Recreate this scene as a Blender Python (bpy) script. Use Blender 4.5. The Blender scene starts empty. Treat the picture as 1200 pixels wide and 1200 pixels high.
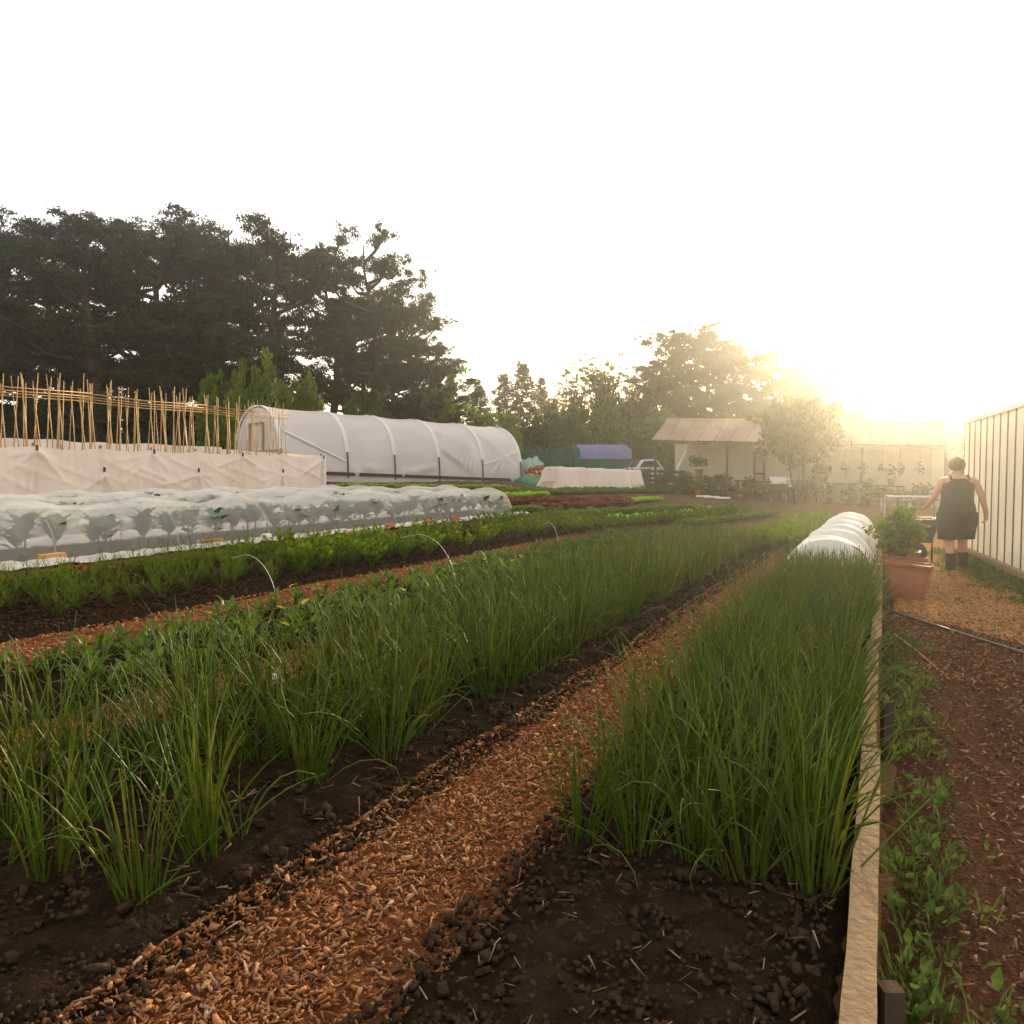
import bpy, math, random
import numpy as np
from mathutils import Vector, noise, Matrix
R = math.radians
random.seed(7); rng = np.random.default_rng(11)
S = bpy.context.scene
# ---------------------------------------------------------------- camera, sky, sun, exposure
CAM_H = 1.2; F = 930.0; PITCH = 2.65
cd = bpy.data.cameras.new('camera'); cam = bpy.data.objects.new('camera', cd); S.collection.objects.link(cam)
cam.location = (0, 0, CAM_H); cam.rotation_euler = (R(90 - PITCH), 0, 0)
cd.sensor_width = 36; cd.lens = F / 1200 * 36; cd.clip_end = 3000; cd.clip_start = 0.05
S.camera = cam
SUN_AZ, SUN_EL = 27.5, 10.5
w = bpy.data.worlds.new('World'); S.world = w; w.use_nodes = True
wn = w.node_tree; wn.nodes.clear()
sky = wn.nodes.new('ShaderNodeTexSky'); sky.sky_type = 'NISHITA'; sky.sun_disc = False
sky.sun_elevation = R(SUN_EL); sky.sun_rotation = R(SUN_AZ); sky.air_density = 0.8; sky.dust_density = 4.0; sky.ozone_density = 0.6
bg = wn.nodes.new('ShaderNodeBackground'); bg.inputs[1].default_value = 0.15
wo = wn.nodes.new('ShaderNodeOutputWorld')
hz = wn.nodes.new('ShaderNodeMix'); hz.data_type = 'RGBA'; hz.blend_type = 'ADD'; hz.inputs[0].default_value = 1   # thin bright cloud veil over the clear sky
hz.inputs[7].default_value = (4.6, 4.15, 3.6, 1); wn.links.new(sky.outputs[0], hz.inputs[6]); wn.links.new(hz.outputs[2], bg.inputs[0]); wn.links.new(bg.outputs[0], wo.inputs[0])
sl = bpy.data.lights.new('sun', 'SUN'); sl.energy = 5.0; sl.angle = R(0.5); sl.color = (1.0, 0.81, 0.52)
so = bpy.data.objects.new('sun', sl); S.collection.objects.link(so)
sdir = Vector((math.sin(R(SUN_AZ)) * math.cos(R(SUN_EL)), math.cos(R(SUN_AZ)) * math.cos(R(SUN_EL)), math.sin(R(SUN_EL))))
so.rotation_euler = (-sdir).to_track_quat('-Z', 'Y').to_euler(); so.location = (0, 0, 30)
S.view_settings.view_transform = 'Standard'; S.view_settings.look = 'None'
S.view_settings.exposure = 0.64; S.view_settings.gamma = 1.0
S.render.engine = 'CYCLES'
c = S.cycles
c.max_bounces = 7; c.diffuse_bounces = 3; c.glossy_bounces = 2; c.transmission_bounces = 4; c.volume_bounces = 0
c.transparent_max_bounces = 12; c.use_denoising = True; c.caustics_reflective = False; c.caustics_refractive = False
c.use_adaptive_sampling = True; c.adaptive_threshold = 0.03

# ---------------------------------------------------------------- frames and terrain
TH = 25.1
rx, ry = math.sin(R(TH)), math.cos(R(TH))          # along the rows
def W(u, v): return (u * rx + v * ry, u * ry - v * rx)
def UV(x, y): return (x * rx + y * ry, x * ry - y * rx)
def ss(x, a, b):
    t = min(1, max(0, (x - a) / (b - a))); return t * t * (3 - 2 * t)
_kv = [(-900, 3.0), (-300, 3.0), (-45, 1.7), (-21, 1.02), (-14.7, .62), (-9.5, .25), (-5.5, .02), (-5, 0), (1500, 0)]
def H(u, v):
    z = 3.0
    for (a, za), (b, zb) in zip(_kv, _kv[1:]):
        if v <= b: z = za + (zb - za) * (v - a) / (b - a); break
    z += .30 * ss(u, 18, 30) * ss(-v, -4, 7)
    if v > -.05: z -= .2 * min(1, (v + .05) / .05) * (1 - ss(u, 15, 24))
    return z
def HW(x, y): u, v = UV(x, y); return H(u, v)
def ray(px, py):
    p = R(PITCH); dx = (px - 600) / F; dz = (600 - py) / F
    return dx, math.cos(p) + dz * math.sin(p), -math.sin(p) + dz * math.cos(p)
def at(px, py, Y):                                  # the point seen at (px, py) at depth Y
    d = ray(px, py); k = Y / d[1]; return Vector((d[0] * k, Y, CAM_H + d[2] * k))
def G(px, py):                                      # where that ray meets the ground
    d = ray(px, py); t = 1.0
    while t < 200:
        t *= 1.004
        if CAM_H + d[2] * t < HW(d[0] * t, d[1] * t): break
    return Vector((d[0] * t, d[1] * t, HW(d[0] * t, d[1] * t)))
def P(u, v, dz=0): x, y = W(u, v); return Vector((x, y, H(u, v) + dz))

# ---------------------------------------------------------------- materials
def mat(name):
    m = bpy.data.materials.new(name); m.use_nodes = True; m.node_tree.nodes.clear(); return m, m.node_tree
def N(t, k, **kw):
    n = t.nodes.new(k)
    for a, b in kw.items(): setattr(n, a, b)
    return n
def ramp(t, fac, cols, pos=None):
    r = N(t, 'ShaderNodeValToRGB'); e = r.color_ramp.elements
    pos = pos or [i / (len(cols) - 1) for i in range(len(cols))]
    while len(e) < len(cols): e.new(.5)
    for i, cc in enumerate(cols): e[i].position = pos[i]; e[i].color = (*cc, 1)
    t.links.new(fac, r.inputs[0]); return r.outputs[0]
def surf(name, cols, scale=8, rough=.8, bump=.3, bscale=40, detail=6, metal=0, rnd=None, pos=None, dist=.02, stretch=None):
    m, t = mat(name); tc = N(t, 'ShaderNodeTexCoord'); vec = tc.outputs['Object']
    if stretch:
        mp = N(t, 'ShaderNodeMapping'); mp.inputs['Scale'].default_value = stretch; t.links.new(vec, mp.inputs[0]); vec = mp.outputs[0]
    n = N(t, 'ShaderNodeTexNoise'); n.inputs['Scale'].default_value = scale; n.inputs['Detail'].default_value = detail; n.inputs['Roughness'].default_value = .65
    t.links.new(vec, n.inputs[0]); fac = n.outputs[0]
    if rnd:
        g = N(t, 'ShaderNodeNewGeometry' if rnd == 'island' else 'ShaderNodeObjectInfo')
        ro = g.outputs['Random Per Island' if rnd == 'island' else 'Random']
        mx = N(t, 'ShaderNodeMath', operation='MULTIPLY_ADD'); t.links.new(ro, mx.inputs[0]); mx.inputs[1].default_value = .7
        m2 = N(t, 'ShaderNodeMath', operation='MULTIPLY'); t.links.new(fac, m2.inputs[0]); m2.inputs[1].default_value = .5
        t.links.new(m2.outputs[0], mx.inputs[2]); fac = mx.outputs[0]
    col = ramp(t, fac, cols, pos or ([.3, .7] if len(cols) == 2 and not rnd else None))
    b = N(t, 'ShaderNodeBsdfPrincipled'); b.inputs['Roughness'].default_value = rough; b.inputs['Metallic'].default_value = metal
    b.inputs['Specular IOR Level'].default_value = .3 if rough < .8 else 0
    t.links.new(col, b.inputs['Base Color'])
    if bump:
        n2 = N(t, 'ShaderNodeTexNoise'); n2.inputs['Scale'].default_value = bscale; n2.inputs['Detail'].default_value = 5
        t.links.new(vec, n2.inputs[0]); bp = N(t, 'ShaderNodeBump'); bp.inputs['Strength'].default_value = bump; bp.inputs['Distance'].default_value = dist
        t.links.new(n2.outputs[0], bp.inputs['Height']); t.links.new(bp.outputs[0], b.inputs['Normal'])
    o = N(t, 'ShaderNodeOutputMaterial'); t.links.new(b.outputs[0], o.inputs[0]); return m
def sheet(name, cols, scale=6, trans=.5, clear=0.0, gloss=0.0, rnd=None, rough=.5, stretch=None, tint=None, pos=None):
    """thin material: leaves, film, fleece, netting"""
    m, t = mat(name); tc = N(t, 'ShaderNodeTexCoord'); n = N(t, 'ShaderNodeTexNoise'); n.inputs['Scale'].default_value = scale; n.inputs['Detail'].default_value = 4
    vec = tc.outputs['Object']
    if stretch:
        mp = N(t, 'ShaderNodeMapping'); mp.inputs['Scale'].default_value = stretch; t.links.new(vec, mp.inputs[0]); vec = mp.outputs[0]
    t.links.new(vec, n.inputs[0]); fac = n.outputs[0]
    if rnd:
        g = N(t, 'ShaderNodeNewGeometry' if rnd == 'island' else 'ShaderNodeObjectInfo')
        mx = N(t, 'ShaderNodeMath', operation='MULTIPLY_ADD'); t.links.new(g.outputs['Random Per Island' if rnd == 'island' else 'Random'], mx.inputs[0]); mx.inputs[1].default_value = .6
        m2 = N(t, 'ShaderNodeMath', operation='MULTIPLY'); t.links.new(fac, m2.inputs[0]); m2.inputs[1].default_value = .6
        t.links.new(m2.outputs[0], mx.inputs[2]); fac = mx.outputs[0]
    col = ramp(t, fac, cols, pos if pos else None if rnd else ([.35, .65] if len(cols) == 2 else None))
    d = N(t, 'ShaderNodeBsdfDiffuse'); tr = N(t, 'ShaderNodeBsdfTranslucent'); t.links.new(col, d.inputs[0])
    if tint:
        mc = N(t, 'ShaderNodeMix', data_type='RGBA', blend_type='MULTIPLY'); mc.inputs[0].default_value = 1
        t.links.new(col, mc.inputs[6]); mc.inputs[7].default_value = (*tint, 1); t.links.new(mc.outputs[2], tr.inputs[0])
    else: t.links.new(col, tr.inputs[0])
    mi = N(t, 'ShaderNodeMixShader'); mi.inputs[0].default_value = trans; t.links.new(d.outputs[0], mi.inputs[1]); t.links.new(tr.outputs[0], mi.inputs[2]); out = mi.outputs[0]
    if gloss:
        gl = N(t, 'ShaderNodeBsdfGlossy'); gl.inputs['Roughness'].default_value = rough; m3 = N(t, 'ShaderNodeMixShader'); m3.inputs[0].default_value = gloss
        t.links.new(out, m3.inputs[1]); t.links.new(gl.outputs[0], m3.inputs[2]); out = m3.outputs[0]
    if clear:
        tp = N(t, 'ShaderNodeBsdfTransparent'); m4 = N(t, 'ShaderNodeMixShader'); m4.inputs[0].default_value = clear
        t.links.new(out, m4.inputs[1]); t.links.new(tp.outputs[0], m4.inputs[2]); out = m4.outputs[0]
    o = N(t, 'ShaderNodeOutputMaterial'); t.links.new(out, o.inputs[0]); return m

M = {}
M['earth'] = surf('earth', [(.07, .04, .022), (.12, .07, .035), (.06, .05, .02)], scale=1.3, bump=.6, bscale=25, detail=10)
M['soil'] = surf('soil', [(.012, .008, .005), (.032, .020, .011)], scale=14, bump=1, bscale=45, detail=8, rough=.95, dist=.03)
M['brownsoil'] = surf('brownsoil', [(.06, .04, .022), (.12, .08, .045)], scale=6, bump=1, bscale=30, detail=8, rough=.95, dist=.04)
M['clod'] = surf('clod', [(.018, .011, .007), (.055, .034, .02)], scale=20, bump=.5, bscale=80, rnd='island')
M['chipbed'] = surf('chipbed', [(.07, .025, .012), (.17, .062, .026), (.24, .10, .04)], scale=45, bump=1, bscale=70, detail=8, dist=.03)
M['chip'] = surf('chip', [(.06, .022, .010), (.16, .060, .024), (.24, .10, .04), (.40, .21, .10)], scale=30, bump=.3, bscale=90, rnd='island')
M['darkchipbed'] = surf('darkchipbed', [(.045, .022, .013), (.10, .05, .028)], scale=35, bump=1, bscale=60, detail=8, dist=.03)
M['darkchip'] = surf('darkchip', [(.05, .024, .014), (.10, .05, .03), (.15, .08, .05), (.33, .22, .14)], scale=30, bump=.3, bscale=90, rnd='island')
M['shred'] = surf('shred', [(.04, .024, .015), (.11, .06, .035), (.20, .12, .07), (.36, .25, .15)], scale=30, bump=.3, bscale=90, rnd='island')
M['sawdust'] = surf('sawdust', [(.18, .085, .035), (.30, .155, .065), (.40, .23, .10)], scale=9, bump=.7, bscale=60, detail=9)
M['onion'] = sheet('onion', [(.058, .098, .006), (.105, .165, .009), (.18, .21, .02), (.34, .30, .09)], pos=[0, .45, .84, .93], scale=3, trans=.62, gloss=.03, rnd='island', rough=.4, tint=(1.35, 1.3, .4))
M['chard'] = sheet('chard', [(.028, .06, .008), (.08, .12, .015)], trans=.45, gloss=.02, rnd='island', rough=.35, tint=(1.2, 1.25, .5))
M['yellow_leaf'] = sheet('yellow_leaf', [(.45, .36, .03), (.5, .42, .08)], trans=.5)
M['celery'] = sheet('celery', [(.045, .088, .008), (.115, .17, .018)], trans=.5, rnd='island', tint=(1.2, 1.15, .4))
M['feather'] = sheet('feather', [(.055, .10, .012), (.12, .165, .02)], trans=.5, rnd='island')
M['kale'] = sheet('kale', [(.035, .075, .035), (.08, .14, .06)], trans=.25, rnd='island')
M['lime'] = sheet('lime', [(.20, .34, .02), (.32, .46, .04)], trans=.55, rnd='island', tint=(1.2, 1.2, .5))
M['midgreen'] = sheet('midgreen', [(.06, .13, .015), (.12, .20, .025)], trans=.5, rnd='island')
M['redleaf'] = sheet('redleaf', [(.10, .02, .015), (.20, .05, .03)], trans=.4, rnd='island')
M['weed'] = sheet('weed', [(.05, .085, .02), (.10, .14, .03)], trans=.4, rnd='island')
M['pine'] = sheet('pine', [(.018, .028, .012), (.040, .055, .022)], scale=.5, trans=.15, rnd='island')
M['fir'] = sheet('fir', [(.025, .045, .022), (.05, .075, .03)], scale=.5, trans=.2, rnd='island')
M['broadleaf'] = sheet('broadleaf', [(.05, .09, .015), (.13, .19, .03)], scale=.6, trans=.45, rnd='island')
M['shrub'] = sheet('shrub', [(.08, .14, .015), (.24, .32, .03)], scale=.6, trans=.6, rnd='island')
M['orchardleaf'] = sheet('orchardleaf', [(.035, .055, .010), (.08, .11, .02)], scale=.6, trans=.3, rnd='island')
M['hedge'] = sheet('hedge', [(.025, .045, .012), (.055, .085, .02)], scale=.6, trans=.3, rnd='island')
M['paleleaf'] = sheet('paleleaf', [(.14, .17, .06), (.24, .26, .10)], scale=.6, trans=.5, rnd='island')
M['bark'] = surf('bark', [(.035, .026, .02), (.08, .058, .042)], scale=5, bump=.8, bscale=12, stretch=(1, 1, .2))
M['fleece'] = sheet('fleece', [(.78, .66, .56), (.84, .73, .64)], scale=1.2, trans=.33)
M['fleece2'] = sheet('fleece2', [(.82, .80, .74), (.88, .86, .82)], scale=3, trans=.5, clear=.03, gloss=.05)
M['net'] = sheet('net', [(.82, .79, .72), (.88, .86, .80)], scale=5, trans=.5, clear=.69)
M['netskirt'] = sheet('netskirt', [(.55, .51, .46), (.74, .69, .63)], scale=5, trans=.3, clear=.08)
M['film'] = sheet('film', [(.76, .69, .66), (.83, .77, .74)], scale=.8, trans=.5, clear=.07, gloss=.08, rough=.3)
M['tape'] = sheet('tape', [(.84, .80, .77), (.86, .83, .80)], trans=.35)
M['greenmesh'] = sheet('greenmesh', [(.02, .12, .08), (.03, .16, .11)], trans=.4, clear=.35)
M['greentarp'] = sheet('greentarp', [(.01, .12, .07), (.02, .18, .11)], trans=.2, gloss=.06)
M['bluetarp'] = sheet('bluetarp', [(.05, .06, .18), (.08, .09, .25)], trans=.2, gloss=.08)
M['palesheet'] = sheet('palesheet', [(.30, .48, .42), (.45, .60, .52)], trans=.4, clear=.15, gloss=.06)
M['roofsheet'] = sheet('roofsheet', [(.24, .15, .11), (.36, .25, .19), (.46, .34, .27)], scale=1.5, trans=.4, gloss=.04, rnd='object')
M['whitewash'] = sheet('whitewash', [(.72, .68, .58), (.84, .80, .70)], scale=1.2, trans=.6, clear=.30, gloss=.03, stretch=(1, 1, .4))
M['wallboard'] = surf('wallboard', [(.42, .38, .27), (.56, .50, .37)], scale=2, bump=.2, rnd='object', stretch=(1, 1, .3))
M['darkwood'] = surf('darkwood', [(.05, .035, .022), (.10, .07, .045)], scale=6, bump=.5, stretch=(1, 1, .2))
M['bleached'] = surf('bleached', [(.20, .14, .08), (.38, .29, .18)], scale=9, bump=.7, bscale=30, detail=9, rnd='object')
M['bamboo'] = surf('bamboo', [(.30, .16, .05), (.52, .32, .12)], scale=4, bump=.2, rnd='object', rough=.5)
M['terracotta'] = surf('terracotta', [(.22, .06, .025), (.30, .09, .04)], scale=5, bump=.15, rough=.6)
M['darkmetal'] = surf('darkmetal', [(.06, .06, .06), (.10, .10, .10)], scale=10, bump=.1, rough=.5, metal=.4)
M['bar'] = surf('bar', [(.12, .10, .08), (.18, .16, .13)], scale=10, bump=.1)
M['steel'] = surf('steel', [(.28, .27, .25), (.42, .40, .37)], scale=10, bump=.05, rough=.3, metal=.8)
M['black'] = surf('black', [(.012, .012, .014), (.03, .03, .03)], scale=10, bump=.2, rough=.55)
M['whitepaint'] = surf('whitepaint', [(.70, .70, .68), (.80, .80, .78)], scale=4, bump=.1, rough=.5)
M['carpaint'] = surf('carpaint', [(.62, .64, .66), (.68, .70, .72)], scale=2, bump=0, rough=.25)
M['glass'] = surf('glass', [(.04, .06, .07), (.06, .08, .09)], scale=2, bump=0, rough=.1)
M['brick'] = surf('brick', [(.36, .12, .06), (.48, .20, .10)], scale=12, bump=.6, rnd='object')
M['boardwood'] = surf('boardwood', [(.07, .045, .024), (.17, .115, .06), (.28, .20, .12)], scale=9, bump=.9, bscale=30, detail=9, rnd='object')
M['timber'] = surf('timber', [(.36, .18, .06), (.55, .32, .12)], scale=10, bump=.5, rnd='object')
M['stone'] = surf('stone', [(.55, .50, .42), (.72, .68, .58)], scale=12, bump=.4)
M['skin'] = surf('skin', [(.45, .22, .14), (.52, .28, .18)], scale=6, bump=0, rough=.55)
M['cloth'] = surf('cloth', [(.022, .024, .022), (.045, .045, .04)], scale=20, bump=.3, rough=.9)
M['hair'] = surf('hair', [(.09, .045, .02), (.16, .08, .035)], scale=40, bump=.6, rough=.6, stretch=(1, 1, .2))
M['boot'] = surf('boot', [(.03, .025, .02), (.05, .04, .03)], scale=20, bump=.2)
M['wire'] = surf('wire', [(.38, .38, .35), (.50, .50, .46)], scale=10, bump=0, rough=.4)
M['greypot'] = surf('greypot', [(.05, .045, .04), (.12, .10, .09)], scale=5, bump=.1, rnd='object')

# ---------------------------------------------------------------- mesh helpers
def link(o): S.collection.objects.link(o); return o
def tag(o, label=None, cat=None, group=None, kind=None):
    if label: o['label'] = label
    if cat: o['category'] = cat
    if group: o['group'] = group
    if kind: o['kind'] = kind
    return o
def empty(name, loc, label, cat, group=None, rz=0):
    o = bpy.data.objects.new(name, None); link(o); o.location = loc; o.rotation_euler = (0, 0, rz); o.empty_display_size = .1
    return tag(o, label, cat, group)
class MB:
    def __init__(s): s.v = []; s.f = []
    def add(s, vs, fs):
        k = len(s.v); s.v += [tuple(p) for p in vs]; s.f += [tuple(i + k for i in f) for f in fs]
    def box(s, c0, size, rot=None, jit=0):
        a, b, h = size[0] / 2, size[1] / 2, size[2] / 2
        vs = [Vector((x * a, y * b, z * h)) for x in (-1, 1) for y in (-1, 1) for z in (-1, 1)]
        if jit: vs = [p + Vector((random.uniform(-jit, jit) for _ in range(3))) for p in vs]
        if rot is not None: vs = [rot @ p for p in vs]
        c0 = Vector(c0); s.add([p + c0 for p in vs], [(0, 1, 3, 2), (4, 6, 7, 5), (0, 4, 5, 1), (2, 3, 7, 6), (0, 2, 6, 4), (1, 5, 7, 3)])
    def beam(s, a, b, wd, ht=None, up=(0, 0, 1)):
        a = Vector(a); b = Vector(b); ht = ht or wd; d = (b - a).normalized(); u_ = Vector(up)
        if abs(d.dot(u_)) > .95: u_ = Vector((0, 1, 0))
        x = d.cross(u_).normalized(); z = x.cross(d).normalized()
        vs = []
        for p in (a, b):
            for i, j in ((-1, -1), (1, -1), (1, 1), (-1, 1)): vs.append(p + x * (i * wd / 2) + z * (j * ht / 2))
        s.add(vs, [(3, 2, 1, 0), (4, 5, 6, 7), (0, 1, 5, 4), (1, 2, 6, 5), (2, 3, 7, 6), (3, 0, 4, 7)])
    def tube(s, pts, rad, n=6, cap=True):
        pts = [Vector(p) for p in pts]; k = len(s.v); m = len(pts)
        if not hasattr(rad, '__len__'): rad = [rad] * m
        for i, p in enumerate(pts):
            d = (pts[min(i + 1, m - 1)] - pts[max(i - 1, 0)]).normalized()
            u_ = Vector((0, 0, 1)) if abs(d.z) < .9 else Vector((1, 0, 0))
            x = d.cross(u_).normalized(); y = d.cross(x)
            for j in range(n):
                a = 2 * math.pi * j / n; s.v.append(tuple(p + (x * math.cos(a) + y * math.sin(a)) * rad[i]))
        for i in range(m - 1):
            for j in range(n):
                a = k + i * n + j; b = k + i * n + (j + 1) % n; s.f.append((a, b, b + n, a + n))
        if cap: s.f.append(tuple(k + j for j in range(n))[::-1]); s.f.append(tuple(k + (m - 1) * n + j for j in range(n)))
    def grid(s, fn, nu, nv):
        k = len(s.v)
        for i in range(nu):
            for j in range(nv): s.v.append(tuple(fn(i / (nu - 1), j / (nv - 1))))
        for i in range(nu - 1):
            for j in range(nv - 1):
                a = k + i * nv + j; s.f.append((a, a + nv, a + nv + 1, a + 1))
    def loft(s, rings, cap=True):
        k = len(s.v); n = len(rings[0])
        for r_ in rings: s.v += [tuple(p) for p in r_]
        for i in range(len(rings) - 1):
            for j in range(n):
                a = k + i * n + j; b = k + i * n + (j + 1) % n; s.f.append((a, b, b + n, a + n))
        if cap: s.f.append(tuple(k + j for j in range(n))[::-1]); s.f.append(tuple(k + (len(rings) - 1) * n + j for j in range(n)))
    def mesh(s, name, m, smooth=False):
        me = bpy.data.meshes.new(name); me.from_pydata(s.v, [], s.f); me.materials.append(m)
        if smooth: me.polygons.foreach_set('use_smooth', [True] * len(me.polygons))
        me.update(); return me
    def build(s, name, m, parent=None, smooth=False, local=None):
        if local is not None: s.v = [(x - local[0], y - local[1], z - local[2]) for x, y, z in s.v]
        o = bpy.data.objects.new(name, s.mesh(name, m, smooth)); link(o)
        if parent: o.parent = parent
        elif local is not None: o.location = local
        return o
def npmesh(name, V, Fc, m, k=3):
    me = bpy.data.meshes.new(name); V = np.asarray(V, dtype=np.float32).reshape(-1, 3); Fc = np.asarray(Fc, dtype=np.int32).reshape(-1, k)
    me.vertices.add(len(V)); me.vertices.foreach_set('co', V.ravel()); me.loops.add(Fc.size); me.loops.foreach_set('vertex_index', Fc.ravel())
    me.polygons.add(len(Fc)); me.polygons.foreach_set('loop_start', np.arange(0, Fc.size, k, dtype=np.int32))
    me.materials.append(m); me.update(calc_edges=True); return me
def mobj(name, me, parent=None, loc=None, rz=0, sc=None):
    o = bpy.data.objects.new(name, me); link(o); o.parent = parent
    if loc is not None: o.location = loc
    o.rotation_euler = (0, 0, rz)
    if sc is not None: o.scale = sc if hasattr(sc, '__len__') else (sc,) * 3
    return o
def copy_tree(o, parent=None):
    n = o.copy(); link(n); n.parent = parent
    for ch in list(o.children): copy_tree(ch, n)
    return n
def nz(x, y, z=0): return noise.noise(Vector((x, y, z)))

# ================================================================ LARGE STRUCTURE: ground
def frange(a, b, n): return [a + (b - a) * i / n for i in range(n + 1)]
us = [-80, -40, -15, -6] + frange(-3, 34, 148) + frange(36, 80, 22) + [100, 140, 200, 320, 500, 900]
vs_ = [-700, -300, -150, -90, -60] + frange(-45, -22, 20) + frange(-21, -.25, 83) + [-.05, 0.0] + frange(.25, 12, 47) + [14, 18, 25, 40, 80, 160, 350, 700]
b = MB()
for u in us:
    for v in vs_:
        x, y = W(u, v); b.v.append((x, y, H(u, v) - .035 + (.02 * nz(x * 1.5, y * 1.5) if -60 < v < 30 and -10 < u < 90 else 0)))
nv = len(vs_)
for i in range(len(us) - 1):
    for j in range(nv - 1):
        a = i * nv + j; b.f.append((a, a + nv, a + nv + 1, a + 1))
tag(b.build('ground', M['earth'], smooth=True), kind='structure')

def strip(name, u0, u1, v0, v1, m, lift=.01, mound=0, rough=.012, step=.06, wob=.0):
    """a bed or path: a sheet that follows the terrain, mounded across"""
    b = MB(); nu = max(2, int((u1 - u0) / step)); nvv = max(3, int((v1 - v0) / step))
    def fn(i, j):
        u = u0 + (u1 - u0) * i; e = (j - .5) * 2
        v = v0 + (v1 - v0) * j + wob * nz(u * .9, v0 * 7 + (3 if j > .5 else 0)) * abs(e)
        x, y = W(u, v); prof = max(0, 1 - e ** 6) * max(0, 1 - (2 * i - 1) ** 20)
        z = H(u, v) + lift + mound * prof + rough * (nz(x * 7, y * 7) + .6 * nz(x * 19, y * 19)) - .05 * (1 - prof)
        return (x, y, z)
    b.grid(fn, nu + 1, nvv + 1)
    o = b.build(name, m, smooth=True); tag(o, kind='structure'); return o
def bedz(mound=.06): return mound
# beds and paths, left to right across the rows
strip('woodchip_path', .2, 13.5, -1.60, -.92, M['chipbed'], lift=.02, wob=.10)
strip('woodchip_path', .2, 12, -3.75, -2.95, M['chipbed'], lift=.015, wob=.15)
strip('woodchip_path', 1.5, 16, -5.65, -4.75, M['chipbed'], lift=.015, wob=.2)
strip('woodchip_path', 3, 20, -8.3, -7.75, M['chipbed'], lift=.015, wob=.15)
strip('soil_bed', .1, 15.5, -1.02, -.06, M['soil'], mound=.05, rough=.032, step=.04, wob=.05)
strip('soil_bed', .3, 14.5, -3.15, -1.50, M['soil'], mound=.05, rough=.04, step=.04, wob=.1)
strip('soil_bed', 1.9, 15, -4.85, -3.55, M['soil'], mound=.05, rough=.03, wob=.1)
strip('soil_bed', 2.5, 18, -7.9, -5.45, M['soil'], mound=.05, rough=.035, step=.09, wob=.1)
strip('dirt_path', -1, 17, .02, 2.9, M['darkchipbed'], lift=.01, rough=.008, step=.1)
# sunlit sawdust part of the path beyond the hose
def quad_sheet(name, pts, m, lift, n=40, rough=.01):
    b = MB(); p = [Vector((q[0], q[1])) for q in pts]
    def fn(i, j):
        q = (p[0] * (1 - i) + p[1] * i) * (1 - j) + (p[3] * (1 - i) + p[2] * i) * j
        e = max(abs(2 * i - 1), abs(2 * j - 1)); return (q.x, q.y, HW(q.x, q.y) + lift - .06 * max(0, e - .94) / .06 + rough * nz(q.x * 8, q.y * 8))
    b.grid(fn, n, n); return tag(b.build(name, m, smooth=True), kind='structure')
a0, a1 = G(1046, 722), G(1290, 800)
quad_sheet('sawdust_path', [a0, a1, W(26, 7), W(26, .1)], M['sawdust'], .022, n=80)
quad_sheet('soil_bed', [W(17.0, -13.5), W(40, -20), W(40, -2.6), W(15, -2.6)], M['brownsoil'], -.006, n=120, rough=.05)

# scattered chips and clods (real pieces, uncountable)
def scatter_boxes(name, n, region, size, m, lift, tilt=.5, label=''):
    X = []; 
    for _ in range(n):
        u, v = region(); x, y = W(u, v); X.append((x, y, H(u, v) + lift))
    X = np.array(X); k = len(X)
    L = rng.uniform(.6, 1.5, k) * size[0]; Wd = rng.uniform(.5, 1.3, k) * size[1]; T = rng.uniform(.5, 1.2, k) * size[2]
    az = rng.uniform(0, 2 * np.pi, k); el = rng.normal(0, tilt, k); ro = rng.normal(0, tilt, k)
    d = np.stack([np.cos(az) * np.cos(el), np.sin(az) * np.cos(el), np.sin(el)], 1)
    s_ = np.stack([-np.sin(az), np.cos(az), np.zeros(k)], 1); nn = np.cross(d, s_)
    s2 = s_ * np.cos(ro)[:, None] + nn * np.sin(ro)[:, None]; n2 = np.cross(d, s2)
    V = []
    for a in (-1, 1):
        for b_ in (-1, 1):
            for c_ in (-1, 1):
                tp = 1 if a < 0 else .55
                V.append(X + d * (L * a)[:, None] + s2 * (Wd * b_ * tp)[:, None] + n2 * (T * c_)[:, None])
    V = np.stack(V, 1).reshape(-1, 3)
    f = np.array([(0, 1, 3, 2), (4, 6, 7, 5), (0, 4, 5, 1), (2, 3, 7, 6), (0, 2, 6, 4), (1, 5, 7, 3)])
    Fc = (f[None] + (np.arange(k) * 8)[:, None, None]).reshape(-1, 4)
    o = mobj(name, npmesh(name, V, Fc, m, 4)); tag(o, label, 'ground cover', kind='stuff'); return o
def reg(u0, u1, v0, v1, p=1.6): return lambda: (u0 + (u1 - u0) * random.random() ** p, random.uniform(v0, v1))
def gpath():
    u = .3 + 12 * random.random() ** 1.6; e = random.gauss(0, .25); return (u, -1.29 + max(-.30, min(.38, e)) + .08 * nz(u * .9, 5))
scatter_boxes('wood_chips', 34000, gpath, (.0085, .0036, .0014), M['chip'], .03, label='orange wood chips on the path between the two onion beds')
scatter_boxes('wood_shreds', 1800, gpath, (.012, .009, .003), M['chip'], .036, label='broad flat bark flakes lying on the orange chip path')
scatter_boxes('wood_shreds', 1500, gpath, (.019, .0045, .002), M['shred'], .034, label='longer pale and grey shreds lying on the orange chip path')
scatter_boxes('straw_litter', 700, reg(1.5, 11, -3.1, -1.6, 1.3), (.022, .0022, .001), M['shred'], .07, label='dry straw bits on the soil of the left onion bed')
scatter_boxes('soil_clods', 900, reg(.4, 9, -3.1, -1.6, 1.3), (.016, .013, .009), M['clod'], .06, .8, label='larger soil clods in the left onion bed')
scatter_boxes('wood_chips', 3500, reg(1, 10, -3.65, -3.0), (.012, .005, .002), M['chip'], .025, label='orange wood chips on the path behind the left onion bed')
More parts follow.
